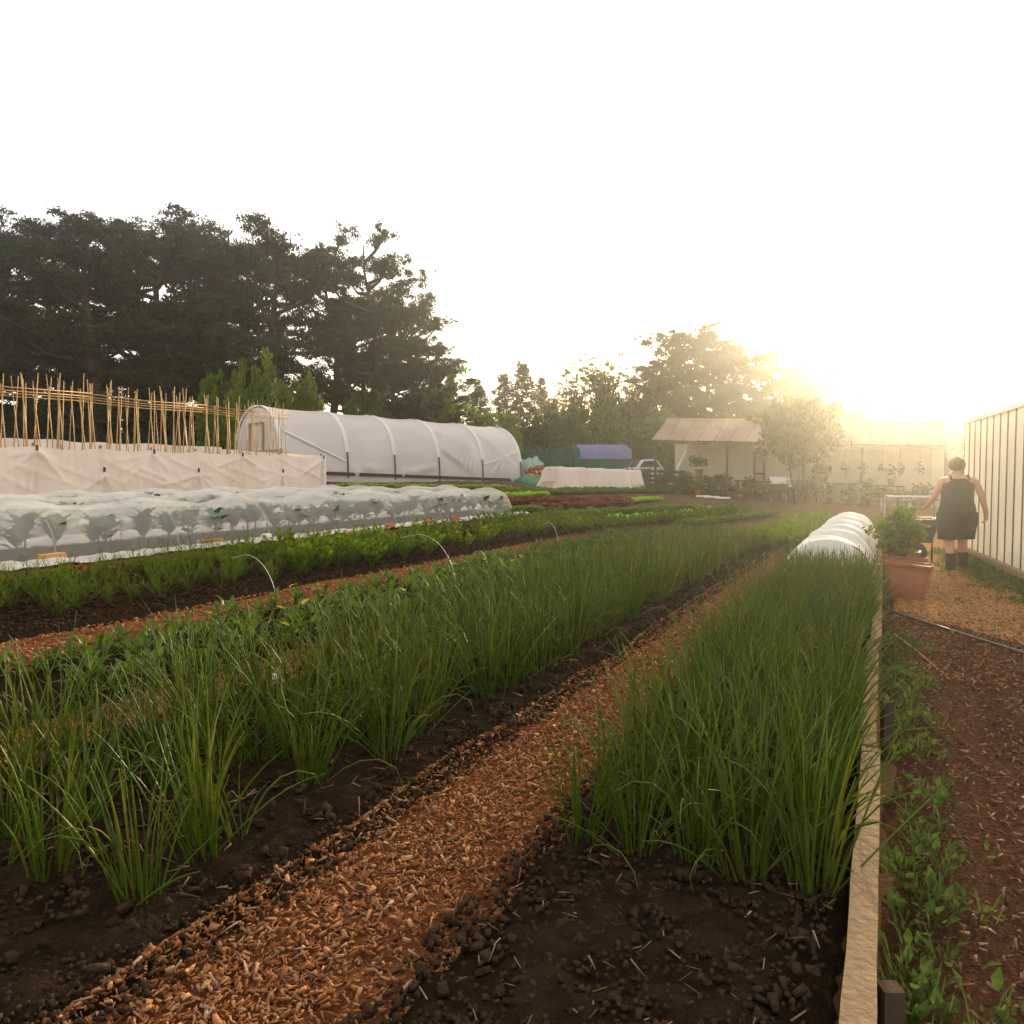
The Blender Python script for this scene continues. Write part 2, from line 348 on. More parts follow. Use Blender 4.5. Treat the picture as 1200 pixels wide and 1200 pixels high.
scatter_boxes('wood_chips', 3500, reg(2, 14, -5.5, -4.85), (.016, .007, .003), M['chip'], .025, label='wood chips on the path between the leafy beds')
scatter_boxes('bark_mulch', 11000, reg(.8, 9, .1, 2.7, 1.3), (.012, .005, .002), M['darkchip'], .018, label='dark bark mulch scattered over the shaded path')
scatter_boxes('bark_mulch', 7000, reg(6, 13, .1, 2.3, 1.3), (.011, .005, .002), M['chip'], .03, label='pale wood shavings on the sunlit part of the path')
scatter_boxes('soil_crumbs', 5000, reg(.4, 12, -1.9, -1.45, 1.4), (.006, .006, .005), M['clod'], .04, .8, label='dark soil crumbs along the edge of the left onion bed')
scatter_boxes('soil_crumbs', 11000, reg(.4, 14, -3.1, -1.9, 1.3), (.006, .006, .005), M['clod'], .065, .8, label='dark soil crumbs under the left onion plants')
scatter_boxes('soil_clods', 900, reg(.3, 5, -1.0, -.1, 1.2), (.014, .012, .008), M['clod'], .06, .8, label='larger soil clods at the near end of the right onion bed')
scatter_boxes('straw_litter', 350, reg(.3, 6, -1.0, -.1, 1.3), (.018, .002, .001), M['shred'], .07, label='dry straw bits on the soil of the right onion bed')
scatter_boxes('soil_crumbs', 9000, reg(.3, 9, -1.0, -.1, 1.3), (.006, .006, .005), M['clod'], .065, .8, label='dark soil crumbs under the right onion plants')
scatter_boxes('soil_crumbs', 6000, reg(3, 16, -7.8, -5.5, 1.3), (.011, .01, .008), M['clod'], .07, .8, label='dark soil crumbs in the wide celery bed')

# ================================================================ TREES
def leaf_cloud(centres, rads, per, size, flat=1.0, aspect=2.0):
    """small leaf quads spread through blobs; returns V, F (triangles in fours)"""
    C_ = np.repeat(np.asarray(centres), per, 0); Rr = np.repeat(np.asarray(rads), per, 0); k = len(C_)
    d = rng.normal(size=(k, 3)); d /= np.linalg.norm(d, axis=1)[:, None]
    r_ = rng.random(k) ** .45
    p = C_ + d * (Rr * r_)[:, None] * np.array([1, 1, flat])
    a = rng.normal(size=(k, 3)) + d * .8; a /= np.linalg.norm(a, axis=1)[:, None]
    b_ = np.cross(a, rng.normal(size=(k, 3))); b_ /= np.linalg.norm(b_, axis=1)[:, None]
    s_ = rng.uniform(.6, 1.4, k)[:, None] * size
    V = np.stack([p - a * s_, p + b_ * s_ / aspect, p + a * s_, p - b_ * s_ / aspect], 1).reshape(-1, 3)
    Fc = np.arange(k * 4).reshape(-1, 4); return V, Fc
def make_tree_mesh(h, r, kind, leafmat, seed):
    random.seed(seed); br = MB(); cs = []; rs = []
    # trunk with a slight sway
    top = h * (.90 if kind == 'fir' else .74); tr = h * (.024 if kind == 'pine' else .016)
    sway = [Vector((r * .10 * math.sin(i * .9 + seed), r * .10 * math.cos(i * .7 + seed * 2), top * i / 8)) for i in range(9)]
    sway[0] = Vector((0, 0, -.2))
    tk = MB(); tk.tube(sway, [tr * (1.25 if i == 0 else 1 - .85 * i / 8) for i in range(9)], 8)
    def tp(t): i = min(7, int(t * 8)); f = t * 8 - i; return sway[i].lerp(sway[i + 1], f)
    if kind == 'pine':   # spreading flat-padded cypress / pine
        high = seed % 2; lo = .34 if high else .16; nl = int(h * (1.35 if high else 1.75))
        for q in range(nl):
            t = lo + (1 - lo) * (q + random.random()) / nl; a = q * 2.399 + random.uniform(-.5, .5)
            prof = .30 + .70 * math.sin(min(1, (t * .92) ** .8) * math.pi) ** .7
            L = r * prof * random.uniform(.62, 1.2); base = tp(min(.98, t * .92)); rise = random.uniform(-.02, .38) * L + .9 * t
            tip = base + Vector((math.cos(a) * L, math.sin(a) * L, rise)); mid = base.lerp(tip, .5) + Vector((0, 0, -.10 * L))
            br.tube([base, mid, tip], [tr * .34, tr * .22, tr * .05], 5, False)
            ne = int(4 + L * 2.1)
            for e in range(ne):
                f = .42 + .64 * (e + random.random()) / ne; c0 = base.lerp(tip, f) + Vector((random.gauss(0, .17 * L * f), random.gauss(0, .17 * L * f), random.gauss(.12, .12)))
                br.tube([base.lerp(tip, max(0, f - .25)), c0], [tr * .09, tr * .03], 3, False)
                for z in range(5): cs.append(c0 + Vector((random.gauss(0, .36), random.gauss(0, .36), random.gauss(0, .07)))); rs.append(random.uniform(.2, .46))
        V, Fc = leaf_cloud(cs, rs, 40, .075, .5, 2.4)
    elif kind == 'fir':
        nl = int(h * 8)
        for q in range(nl):
            t = .12 + .88 * q / nl; a = q * 2.399; L = r * (1 - t) ** .75 * random.uniform(.45, 1.3) + .12
            base = Vector((0, 0, h * t * .97)); tip = base + Vector((math.cos(a) * L, math.sin(a) * L, .15 * L))
            br.tube([base, tip], [.04, .01], 3, False)
            for e in range(int(3 + L * 3)):
                cs.append(base.lerp(tip, random.uniform(.3, 1.05)) + Vector((random.gauss(0, .1), random.gauss(0, .1), random.gauss(0, .08)))); rs.append(random.uniform(.2, .38))
        V, Fc = leaf_cloud(cs, rs, 26, .09, .7, 2.2)
    elif kind in ('sparse', 'broad', 'bush', 'orchard'):
        nl = {'sparse': 40, 'broad': 30, 'bush': 26, 'orchard': 26}[kind]
        for q in range(nl):
            t = random.uniform({'bush': .05, 'orchard': .6}.get(kind, .2), 1); a = q * 2.399
            base = tp(t * .75); el = random.uniform(.3, 1.1) if kind != 'sparse' else random.uniform(.9, 1.35)
            L = r * random.uniform(.55, 1.05) * (1 if kind != 'sparse' else 1.3)
            if kind == 'broad': L *= max(.4, math.sin(math.pi * min(1, t * .85 + .1)))
            tip = base + Vector((math.cos(a) * math.cos(el) * L, math.sin(a) * math.cos(el) * L, math.sin(el) * L * (h / (2.2 * r) if kind == 'sparse' else .7)))
            if tip.z > h: tip.z = h * random.uniform(.9, 1)
            br.tube([base, base.lerp(tip, .5) + Vector((0, 0, .05 * L)), tip], [tr * .4, tr * .25, tr * .06], 4, False)
            for e in range(9 if kind != 'sparse' else 8):
                f = random.uniform(.35, 1.08); c0 = base.lerp(tip, f) + Vector([random.gauss(0, .13 * r) for _ in range(3)])
                br.tube([base.lerp(tip, f * .8), c0], [tr * .1, tr * .03], 3, False)
                cs.append(c0); rs.append(random.uniform(.10, .24) * r if kind != 'sparse' else random.uniform(.08, .18) * r)
        per = {'sparse': 22, 'broad': 60, 'bush': 75, 'orchard': 30}[kind]; V, Fc = leaf_cloud(cs, rs, per, .075 if kind != 'sparse' else .07, .8, 1.5)
    V[:, 2] = np.maximum(V[:, 2], .02); kz = h / float(np.percentile(V[:, 2], 99.9)); V[:, 2] *= kz
    for bb in (tk, br): bb.v = [(x, y, z * kz) for x, y, z in bb.v]
    return tk.mesh('trunk', M['bark'], True), br.mesh('branches', M['bark'], True), npmesh('crown', V, Fc, leafmat, 4)
TREES = {}
def tree(name, px, top, hw, Y, kind, leafmat, label, group, seed=0, ref=(14, 4)):
    key = (kind, leafmat.name, seed)
    if key not in TREES: TREES[key] = make_tree_mesh(ref[0], ref[1], kind, leafmat, seed + 3)
    x = (px - 600) / F * Y; z = HW(x, Y); h = at(px, top, Y).z - z; r = hw / F * Y
    o = empty(name, (x, Y, z), label, 'tree' if kind != 'bush' else 'bush', group, rz=random.uniform(0, 6.28))
    o.scale = (r / ref[1], r / ref[1], h / ref[0])
    for n_, me in zip(('trunk', 'branches', 'crown'), TREES[key]): mobj(n_, me, o)
    return o
PN = 'dark pines behind the polytunnel'
T = [(-60, 250, 110, 40, 1), (22, 258, 108, 44, 3), (112, 246, 108, 38, 5), (200, 254, 100, 43, 3), (262, 250, 90, 48, 1), (330, 252, 84, 39, 4), (388, 270, 70, 44, 2), (436, 268, 66, 41, 4), (484, 345, 52, 45, 3), (506, 402, 48, 42, 5)]
L_ = ['dark pine at the far left edge behind the bamboo canes', 'dark pine leftmost but one, behind the bamboo canes', 'broad dark pine over the left half of the bamboo canes', 'dark pine over the middle of the bamboo canes',
      'dark pine over the right part of the bamboo canes', 'tall pine with bare trunk over the near end of the polytunnel', 'tall pine behind the second polytunnel hoop, sky gaps in it', 'tall pine whose crown tops the right edge of the dark group',
      'lower pine stepping down at the right of the dark group', 'lowest pine at the right end of the dark group']
for (px, tp_, hw, Y, sd), l in zip(T, L_): tree('pine_tree', px, tp_, hw, Y, 'pine', M['pine'], l, PN, sd)
for (px, tp_, hw, Y, sd), l in zip([(-20, 262, 100, 50, 5), (66, 262, 95, 52, 1), (160, 262, 95, 51, 5), (238, 268, 80, 54, 3), (300, 275, 80, 52, 1), (466, 330, 56, 50, 1), (420, 350, 60, 52, 5)],
    ('pine of the rear row at the far left edge', 'pine of the rear row seen between the two leftmost pines', 'pine of the rear row filling the gap over the middle canes', 'pine of the rear row over the right end of the canes', 'pine of the rear row above the near end of the polytunnel', 'shorter rear pine below the highest crown at the right of the dark group', 'shorter rear pine over the middle polytunnel hoops')):
    tree('pine_tree', px, tp_, hw, Y, 'pine', M['pine'], l, PN, sd)
T = [(782, 386, 50, 46, 2), (820, 378, 60, 48, 3), (866, 396, 58, 47, 1), (908, 414, 54, 50, 4), (958, 432, 54, 49, 2), (1012, 448, 52, 52, 3), (1075, 462, 55, 54, 1), (1150, 466, 60, 56, 4), (1240, 460, 70, 58, 2)]
L_ = ['grey-green pine at the left end of the group over the shed', 'tallest rounded pine over the left end of the shed roof', 'pine over the middle of the pink shed roof', 'hazy pine behind the top of the small leafy tree',
      'hazy pine just right of the small leafy tree', 'glare-washed pine over the shed ridge, left of the sun', 'glare-washed pine right under the sun', 'glare-washed pine above the end of the shed roof', 'pine behind the whitewashed greenhouse']
for (px, tp_, hw, Y, sd), l in zip(T, L_): tree('pine_tree', px, tp_, hw, Y, 'pine', M['pine'], l, 'pines behind the shed', sd)
for (px, tp_, hw, Y, sd), l in zip([(795, 396, 44, 54, 1), (838, 388, 52, 55, 5), (886, 406, 50, 56, 3), (930, 426, 48, 56, 5), (985, 442, 50, 58, 1), (770, 420, 34, 52, 5)],
    ('rear pine inside the left flank of the group over the shed', 'rear pine closing the crown of the tallest shed pine', 'rear pine between the middle pines over the shed roof', 'rear pine behind the small leafy tree', 'rear pine lost in the glare right of the leafy tree', 'short pine at the left foot of the group over the shed')):
    tree('pine_tree', px, tp_, hw, Y, 'pine', M['pine'], l, 'pines behind the shed', sd)
T = [(562, 450, 30, 62, 'fir', 'fir', 1, 'small dark conifer just right of the polytunnel end'), (590, 438, 30, 64, 'fir', 'fir', 2, 'dark pointed conifer in the gap between the groups'), (613, 424, 36, 60, 'fir', 'fir', 1, 'tallest pointed conifer in the gap between the groups'),
     (634, 442, 24, 63, 'fir', 'fir', 2, 'slim conifer beside the bare pale tree')]
for px, tp_, hw, Y, k, m_, sd, l in T: tree('conifer_tree', px, tp_, hw, Y, k, M[m_], l, 'conifers between the two pine groups', sd, (8, 2))
T = [(648, 450, 26, 52, 3, 'bare pale tree with few leaves left of the poplars'), (674, 425, 34, 50, 1, 'thin pale poplar, left of the pair'), (706, 413, 36, 49, 2, 'thin pale poplar, right and tallest of the pair'), (732, 440, 22, 51, 3, 'pale leafy tree against the left side of the shed pines')]
for px, tp_, hw, Y, sd, l in T: tree('poplar_tree', px, tp_, hw, Y, 'sparse', M['paleleaf'], l, 'pale poplars in the gap', sd, (8, 1.8))
T = [(262, 425, 30, 36, 'shrub', 1, 'yellow-green sapling catching light under the pines'), (300, 418, 36, 34, 'shrub', 2, 'bright green bush behind the near end of the polytunnel'), (352, 440, 30, 36, 'shrub', 3, 'leafy bush in the sky gap above the polytunnel'), (428, 450, 30, 40, 'broadleaf', 1, 'small bush behind the middle of the polytunnel'),
     (520, 425, 30, 42, 'shrub', 2, 'bright green tree above the far end of the polytunnel'), (575, 472, 36, 43, 'shrub', 1, 'low bright bush over the far corner of the polytunnel'), (488, 462, 34, 44, 'hedge', 3, 'dark bush left of the bright green tree'),
     (612, 490, 28, 50, 'hedge', 2, 'dark bush above the green mesh fence'), (648, 488, 30, 48, 'hedge', 1, 'dark bush under the bare pale tree'), (662, 478, 24, 46, 'broadleaf', 3, 'yellow-green bush left of the blue tarpaulin'), (700, 465, 36, 45, 'broadleaf', 1, 'rounded green bush above the blue tarpaulin'),
     (738, 448, 36, 47, 'broadleaf', 2, 'tall green bush left of the shed pines'), (772, 482, 34, 44, 'broadleaf', 3, 'green bush at the left end of the shed'), (745, 505, 30, 42, 'hedge', 1, 'low dark bush behind the pale car')]
for px, tp_, hw, Y, m_, sd, l in T: tree('bush', px, tp_, hw, Y, 'bush', M[m_], l, 'bushes along the boundary', sd, (3, 1.7))
T = [(-50, 470), (30, 462), (105, 466), (180, 460), (240, 470), (310, 476), (370, 484), (450, 478), (820, 488), (880, 486), (950, 488), (1020, 490), (1090, 488), (1160, 486)]
for i, (px, tp_) in enumerate(T):
    tree('hedge_bush', px, tp_, 52, 47 if px < 600 else 44, 'bush', M['hedge'], ('dark hedge bush in the shade under the left pines' if px < 600 else 'dark hedge bush behind the shed roof'),
         'hedge under the left pines' if px < 600 else 'hedge behind the shed', i % 3 + 1, (3, 1.7))
# distant woodland that closes the horizon
V_, F_ = leaf_cloud([(x, 88 + 10 * math.sin(x * .2), 1.8 + random.uniform(0, 2.2)) for x in np.arange(-110, 120, 2.2)], [2.6] * 105, 260, .35, .8)
tag(mobj('woodland', npmesh('woodland', V_, F_, M['hedge'], 4)), 'dark far woodland closing the horizon behind the boundary trees', 'woodland', kind='stuff')
# small leafy tree in front of the shed
g = G(932, 592)
key = make_tree_mesh(3.4, 1.45, 'orchard', M['orchardleaf'], 21)
o = empty('apple_tree', g, 'small round leafy tree standing in front of the shed, hit by glare', 'tree')
hh = at(930, 466, g.y).z - g.z; o.scale = (50 / F * g.y / 1.45,) * 2 + (hh / 3.4,)
for n_, me in zip(('trunk', 'branches', 'crown'), key): mobj(n_, me, o)

# ================================================================ POLYTUNNEL
pa = at(301, 474, 29); pb = at(575, 499, 36)
ax = Vector((pb.x - pa.x, pb.y - pa.y, 0)); Lp = ax.length; ax.normalize(); nx = Vector((ax.y, -ax.x, 0))   # nx: toward the camera side
PH, PW = 2.7, 2.1
root = empty('polytunnel', (pa.x, pa.y, pa.z - PH), 'long white plastic polytunnel with pale hoops standing under the dark pines', 'polytunnel')
slope = (pb.z - pa.z) / Lp; org = Vector((pa.x, pa.y, pa.z - PH))
def ptun(s_, a, off=0):     # s along, a angle 0 (far foot) .. pi (near foot)
    r_ = 1 + off
    y = -math.cos(a) * PW * r_; z = max(0, math.sin(a)) ** .62 * PH * r_
    return ax * s_ + nx * y + Vector((0, 0, z - .05 + slope * s_))
hs = [0, 1.0 * Lp * .27, Lp * .50, Lp * .70, Lp * .86, Lp]
# hoops measured from the photograph
hs = [0]
for px, py in ((376, 480), (430, 486), (481, 491), (531, 495)):
    d = ray(px, py); k = (nx.dot(Vector((pa.x, pa.y, 0)))) / (nx.x * d[0] + nx.y * d[1]); q = Vector((d[0] * k, d[1] * k, 0)); hs.append((q - Vector((pa.x, pa.y, 0))).dot(ax))
hs.append(Lp)
folds = []
for i in range(len(hs) - 1):
    s0, s1 = hs[i], hs[i + 1]; n_ = 4 if i < 3 else 11
    for q in range(n_):
        if i < 3: folds.append((s0 + .15, .25 + .1 * q, s0 + (s1 - s0) * random.uniform(.6, 1), .35 + .4 * random.random(), .038))
        elif i == 3: folds.append((s0 + .1, 1.7 + q * .08 - .3, s0 + (s1 - s0) * (.95), .3 + q * .12, .05))
        else: folds.append((s1 - .15, .25 + .05 * q, s0 + .2, .5 + q * .17, .05))
def foldoff(s_, t_, fl, wdt=.05):
    o_ = 0
    for x0, y0, x1, y1, A in fl:
        dx, dy = x1 - x0, y1 - y0; L2 = dx * dx + dy * dy; k = ((s_ - x0) * dx + (t_ - y0) * dy) / L2
        if 0 < k < 1:
            d = abs((s_ - x0) * dy - (t_ - y0) * dx) / math.sqrt(L2); o_ += A * math.exp(-(d / wdt) ** 2) * min(1, (1 - k) * 4, k * 6 + .3)
    return o_
b = MB()
def fn(i, j):
    s_ = Lp * i; a = math.pi * j; k = min(abs(s_ - h) for h in hs); sag = -.018 * (1 - math.exp(-(k / .5) ** 2))
    hgt = math.sin(a) ** .62 * PH if math.sin(a) > 0 else 0
    f_ = foldoff(s_, hgt, folds, .045) if j > .5 else 0
    return ptun(s_, a, sag + f_ * .85 + .004 * nz(s_ * 2, j * 6))
b.grid(fn, 340, 110); b.build('film_cover', M['film'], root, True)
for q, h in enumerate(hs):
    b = MB(); b.tube([ptun(h, math.pi * j / 24, -.012) for j in range(25)], .03, 6); b.build('hoop', M['steel'], root, True)
    b = MB(); b.grid(lambda i, j: ptun(h - .08 + .16 * i, math.pi * (.06 + .865 * j), .009), 3, 40); b.build('hoop_tape', M['tape'], root, True)
    b = MB(); b.grid(lambda i, j: ptun(h - .035 + .07 * i, math.pi * (.925 + .072 * j), .008), 3, 8); b.build('hoop_foot', M['darkmetal'], root, True)
for e, s_ in enumerate((0, Lp)):
    b = MB(); n_ = 24; rim = [ptun(s_, math.pi * j / n_, -.01) for j in range(n_ + 1)]; cen = ax * s_ + Vector((0, 0, .0 + slope * s_))
    b.v = [tuple(p) for p in rim] + [tuple(cen)]; b.f = [(j, j + 1, n_ + 1) for j in range(n_)]; b.build('end_film', M['film'], root)
    sg = -1 if e == 0 else 1; fr = MB(); o0 = ax * (s_ + sg * .04) + Vector((0, 0, slope * s_))
    for y in (-.6, .6): fr.beam(o0 + nx * y, o0 + nx * y + Vector((0, 0, 2.0)), .07)
    fr.beam(o0 - nx * .6 + Vector((0, 0, 2.0)), o0 + nx * .6 + Vector((0, 0, 2.0)), .07); fr.beam(o0 - nx * 1.9 + Vector((0, 0, 1.0)), o0 + nx * 1.9 + Vector((0, 0, 1.0)), .05)
    fr.build('door_frame', M['bleached'], root)
for s0, s1, z0, z1 in ((.1, hs[1] - .1, 1.75, .75), (hs[4] + .1, Lp - .1, .9, 1.5)):
    b = MB(); A = [ptun(s0 + (s1 - s0) * k / 6, math.pi - math.asin(min(1, ((z0 + (z1 - z0) * k / 6) / PH) ** (1 / .62))), .008) for k in range(7)]; b.tube(A, .035, 5); b.build('brace', M['tape'], root)
b = MB(); b.beam(ptun(-.05, math.pi - .02, .01) + Vector((0, 0, .06)), ptun(Lp + .05, math.pi - .02, .01) + Vector((0, 0, .06)), .05, .12); b.build('base_rail', M['darkwood'], root)

# ================================================================ BAMBOO BEAN FRAMES
def bean_frame(v0, u0, u1, n, label):
    x, y = W(u0, v0); root = empty('bean_frame', (x, y, H(u0, v0)), label, 'cane frame', 'bamboo bean frames'); L0 = Vector((x, y, H(u0, v0)))
    for k in range(n):
        u = u0 + (u1 - u0) * (k + random.uniform(-.25, .25)) / (n - 1)
        for sg in (-1, 1):
            for rep in range(1 if random.random() < .8 else 2):
                uo = random.uniform(-.14, .14); foot = P(u + uo * .6, v0 + sg * .17, -.1); ln = random.uniform(2.45, 2.85)
                topc = P(u + random.uniform(-.05, .05), v0 - sg * .02, 2.3); d = (topc - foot).normalized(); tip = foot + d * ln
                b = MB(); midp = foot.lerp(tip, .5) + Vector((random.gauss(0, .012), random.gauss(0, .012), 0))
                b.tube([foot - L0, midp - L0, tip - L0], [.014, .012, .008], 5); b.build('cane', M['bamboo'], root, True)
    for dz, dv in ((2.30, .02), (2.18, -.03)):
        k = 4
        for q in range(k):
            ua = u0 - .3 + (u1 - u0 + .6) * q / k - .15; ub = u0 - .3 + (u1 - u0 + .6) * (q + 1) / k + .15
            b = MB(); b.tube([P(ua, v0 + dv, dz) - L0, P((ua + ub) / 2, v0 + dv, dz - .03) - L0, P(ub, v0 + dv, dz + .02) - L0], .012, 5); b.build('ridge_cane', M['bamboo'], root, True)
bean_frame(-16.0, 5.6, 18.3, 36, 'row of tied bamboo canes nearer the fleece screen front')
bean_frame(-17.6, 6.2, 20.0, 32, 'rear row of tied bamboo canes reaching toward the polytunnel')

# ================================================================ FLEECE SCREEN (box of fleece round the canes)
VF, VB, U0, U1 = -14.7, -18.6, 4.0, 0
cpt = at(378, 533, 23); U1 = UV(cpt.x, cpt.y)[0]; VF = UV(cpt.x, cpt.y)[1]
L0 = P(U0, VF); root = empty('fleece_screen', L0, 'long cream fleece windbreak boxed round the bamboo canes, pinned to posts', 'windbreak')
HT = cpt.z - H(U1, VF)
posts = [U0 + .2]; 
while posts[-1] < U1 - .6: posts.append(posts[-1] + random.uniform(1.25, 1.6))
posts[-1] = U1
fl = []
for k, pu in enumerate(posts):
    z = HT - .08 if k % 2 == 0 else HT * .55
    for q in range(7): a = random.uniform(.1, 1.4) * random.choice((-1, 1)); L = random.uniform(.5, 1.3); fl.append((pu, z, pu + math.cos(a) * L * (1 if q % 2 else -1), max(.02, z - abs(math.sin(a)) * L), random.uniform(.012, .042)))
fl += [(u, HT * random.uniform(.7, .95), u + random.uniform(1.2, 2.2), HT * random.uniform(.05, .5), .022) for u in np.arange(U0, U1, .9)]
for k in range(len(posts) - 1):
    ua, ub = posts[k], posts[k + 1]; b = MB()
    def fn(i, j):
        u = ua + (ub - ua) * i; sag = .05 * math.sin(math.pi * i) * j
        off = foldoff(u, HT * j, fl, .045) + .03 * nz(u * 2, j * 2, 3) + .012 * nz(u * 9, j * 5, 1) + .05 * math.sin(math.pi * i) * (1 - j) * 1
        return P(u, VF + off - .02, HT * j - sag - .03 + .015 * nz(u * 5, 1) * j) - L0
    b.grid(fn, int((ub - ua) / .035), 34); b.build('fleece_panel', M['fleece'], root, True)
for k, pu in enumerate(posts):
    b = MB(); b.beam(P(pu, VF - .06, -.2) - L0, P(pu, VF - .06, HT + .03) - L0, .045); b.build('post', M['bleached'], root)
    b = MB(); b.box(P(pu, VF + .05, HT - .06 if k % 2 == 0 else HT * .6) - L0, (.035, .035, .10)); b.build('clip', M['black'], root)
b = MB(); b.grid(lambda i, j: P(U0 + (U1 - U0) * i, VB + .05 * nz(i * 30, j * 3), (HT + .06 + .10 * nz(i * 14, 4)) * j - .03) - L0, 140, 8); b.build('rear_panel', M['fleece'], root, True)
b = MB(); b.grid(lambda i, j: P(U1 - .02 + .03 * nz(i * 8, j * 3), VF + (VB - VF) * i, HT * j * (1 + .02 * nz(i * 5, 2)) - .03) - L0, 60, 10); b.build('end_panel', M['fleece'], root, True)
b = MB(); b.beam(P(U1 + .03, VF + .03, -.1) - L0, P(U1 + .03, VF + .03, HT + .02) - L0, .09); b.build('corner_post', M['tape'], root)

# ================================================================ NET TUNNELS with kale
def leaf(b, base, d, up, L, wd, curl=.5, seg=4, wav=0):
    """one curved leaf blade as a strip of quads with a midrib fold"""
    d = Vector(d).normalized(); s_ = d.cross(Vector(up)).normalized(); up = s_.cross(d); k = len(b.v)
    for i in range(seg + 1):
        t = i / seg; w_ = wd * math.sin(math.pi * min(1, t * .86 + .1)) ** .8; c0 = Vector(base) + d * (L * t) + up * (L * (.25 * t - curl * t * t))
        z = wav * random.uniform(-1, 1)
        for q in (-1, 0, 1): b.v.append(tuple(c0 + s_ * (w_ * q) + up * ((.18 * w_ if q else 0) + (z * w_ if q else 0))))
    for i in range(seg):
        for q in range(2): a = k + i * 3 + q; b.f.append((a, a + 1, a + 4, a + 3))
def kale_mesh(seed):
    random.seed(seed); b = MB(); b.tube([(0, 0, -.02), (.01, 0, .18), (0, .01, .34)], [.014, .012, .008], 5)
    for q in range(15):
        a = q * 2.399; el = random.uniform(.35, 1.1); z = .12 + .2 * random.random(); d = Vector((math.cos(a) * math.cos(el), math.sin(a) * math.cos(el), math.sin(el)))
        b.tube([(0, 0, z), Vector((0, 0, z)) + d * .1], .005, 3, False); leaf(b, Vector((0, 0, z)) + d * .08, d, (0, 0, 1), random.uniform(.18, .28), random.uniform(.05, .085), .45, 4, .25)
    return b.mesh('kale', M['kale'])
KALE = [kale_mesh(i) for i in range(4)]
def net_tunnel(va, u0, u1, wd, ht, label, hoopgap=1.75, weights=True):
    L0 = P(u0, va); root = empty('net_tunnel', L0, label, 'netting tunnel', 'white net tunnels over the kale'); hoops = list(np.arange(u0 + .5, u1 - .1, hoopgap)) + [u1 - .35]; r1 = random.uniform(0, 50)
    def hp(u):
        k = min(abs(u - h) for h in hoops); s_ = 1 - .13 * (1 - math.exp(-(k / .45) ** 2)) + .05 * nz(u * 1.2, r1)
        e = min(1, (u1 + .1 - u) / .45); return s_ * (max(0, e)) ** .5 if e < 1 else s_
    b = MB()
    def fn(i, j):
        u = u0 + (u1 + .1 - u0) * i; a = math.pi * j; s_ = hp(u); wr = .035 * nz(u * 5, j * 6, r1) + .022 * nz(u * 14, j * 12, r1)
        return P(u, va - math.cos(a) * (wd / 2) * (.55 + .45 * s_) * (1 + wr), max(0, math.sin(a)) ** .7 * ht * s_ * (1 + wr * 1.5) + .02) - L0
    b.grid(fn, int((u1 - u0) / .07), 30); b.build('netting', M['net'], root, True)
    for sg in (-1, 1):   # gathered skirt lying on the ground
        b = MB()
        def fk(i, j):
            u = u0 + (u1 + .2 - u0) * i; o_ = wd / 2 - .02 + (.30 + .10 * nz(u * .7, sg + r1) + .05 * nz(u * 3, r1)) * j
            return P(u, va + sg * o_, .025 + .05 * abs(nz(u * 4, j * 3, r1)) + .035 * math.sin(math.pi * j) + .015 * nz(u * 14, j * 9)) - L0
        b.grid(fk, int((u1 - u0) / .07), 9); b.build('skirt', M['netskirt'], root, True)
    for h in hoops:
        b = MB(); b.tube([P(h, va - math.cos(math.pi * j / 14) * (wd / 2 - .02), math.sin(math.pi * j / 14) ** .7 * (ht - .015)) - L0 for j in range(15)], .005, 4); b.build('hoop', M['wire'], root, True)
    b = MB()      # extra net layer added to imitate the crest whitened by grazing sky light
    def fo(i, j):
        u = u0 + (u1 - .5 - u0) * i; a = math.pi * (.16 + (.50 + .10 * nz(u * 1.1, r1 + 5)) * j); s_ = hp(u); return P(u, va - math.cos(a) * (wd / 2) * (.55 + .45 * s_) * 1.02, max(0, math.sin(a)) ** .7 * ht * s_ * 1.02 + .035 + .025 * nz(u * 5, j * 6, r1 + 2)) - L0
    b.grid(fo, int((u1 - u0) / .08), 16); b.build('added_crest_net', M['net'], root, True)
    for k, u in enumerate(np.arange(u0 + .4, u1 - .3, .42)):
        for dv in (-.26, .26):
            m_ = random.choice(KALE); o = mobj('kale_plant', m_, None, P(u + random.uniform(-.08, .08), va + dv + random.uniform(-.13, .13), .02), random.uniform(0, 6), random.uniform(.72, 1.06) * ht / .62)
            tag(o, {0: 'blue-green kale plant growing under the front net tunnel', 1: 'kale plant under the middle net tunnel', 2: 'kale plant under the rear net tunnel'}[net_tunnel.k], 'kale', ('kale under the front net tunnel', 'kale under the middle net tunnel', 'kale under the rear net tunnel')[net_tunnel.k])
    net_tunnel.k += 1
net_tunnel.k = 0
e1 = G(580, 611); ue = 18.6
VA = -9.15
strip('soil_bed', 1, ue - .1, VA - .6, VA + .6, M['soil'], mound=.03, rough=.03, step=.12)
net_tunnel(VA, 2.0, ue, 1.15, .62, 'front net tunnel, longest, with kale showing through and bricks on its skirt')
net_tunnel(VA - 1.75, 3.0, ue + 1.0, 1.15, .54, 'middle net tunnel, its pale top rising behind the front one')
net_tunnel(VA - 3.35, 5.0, ue - .8, 1.0, .44, 'rear net tunnel against the fleece screen')
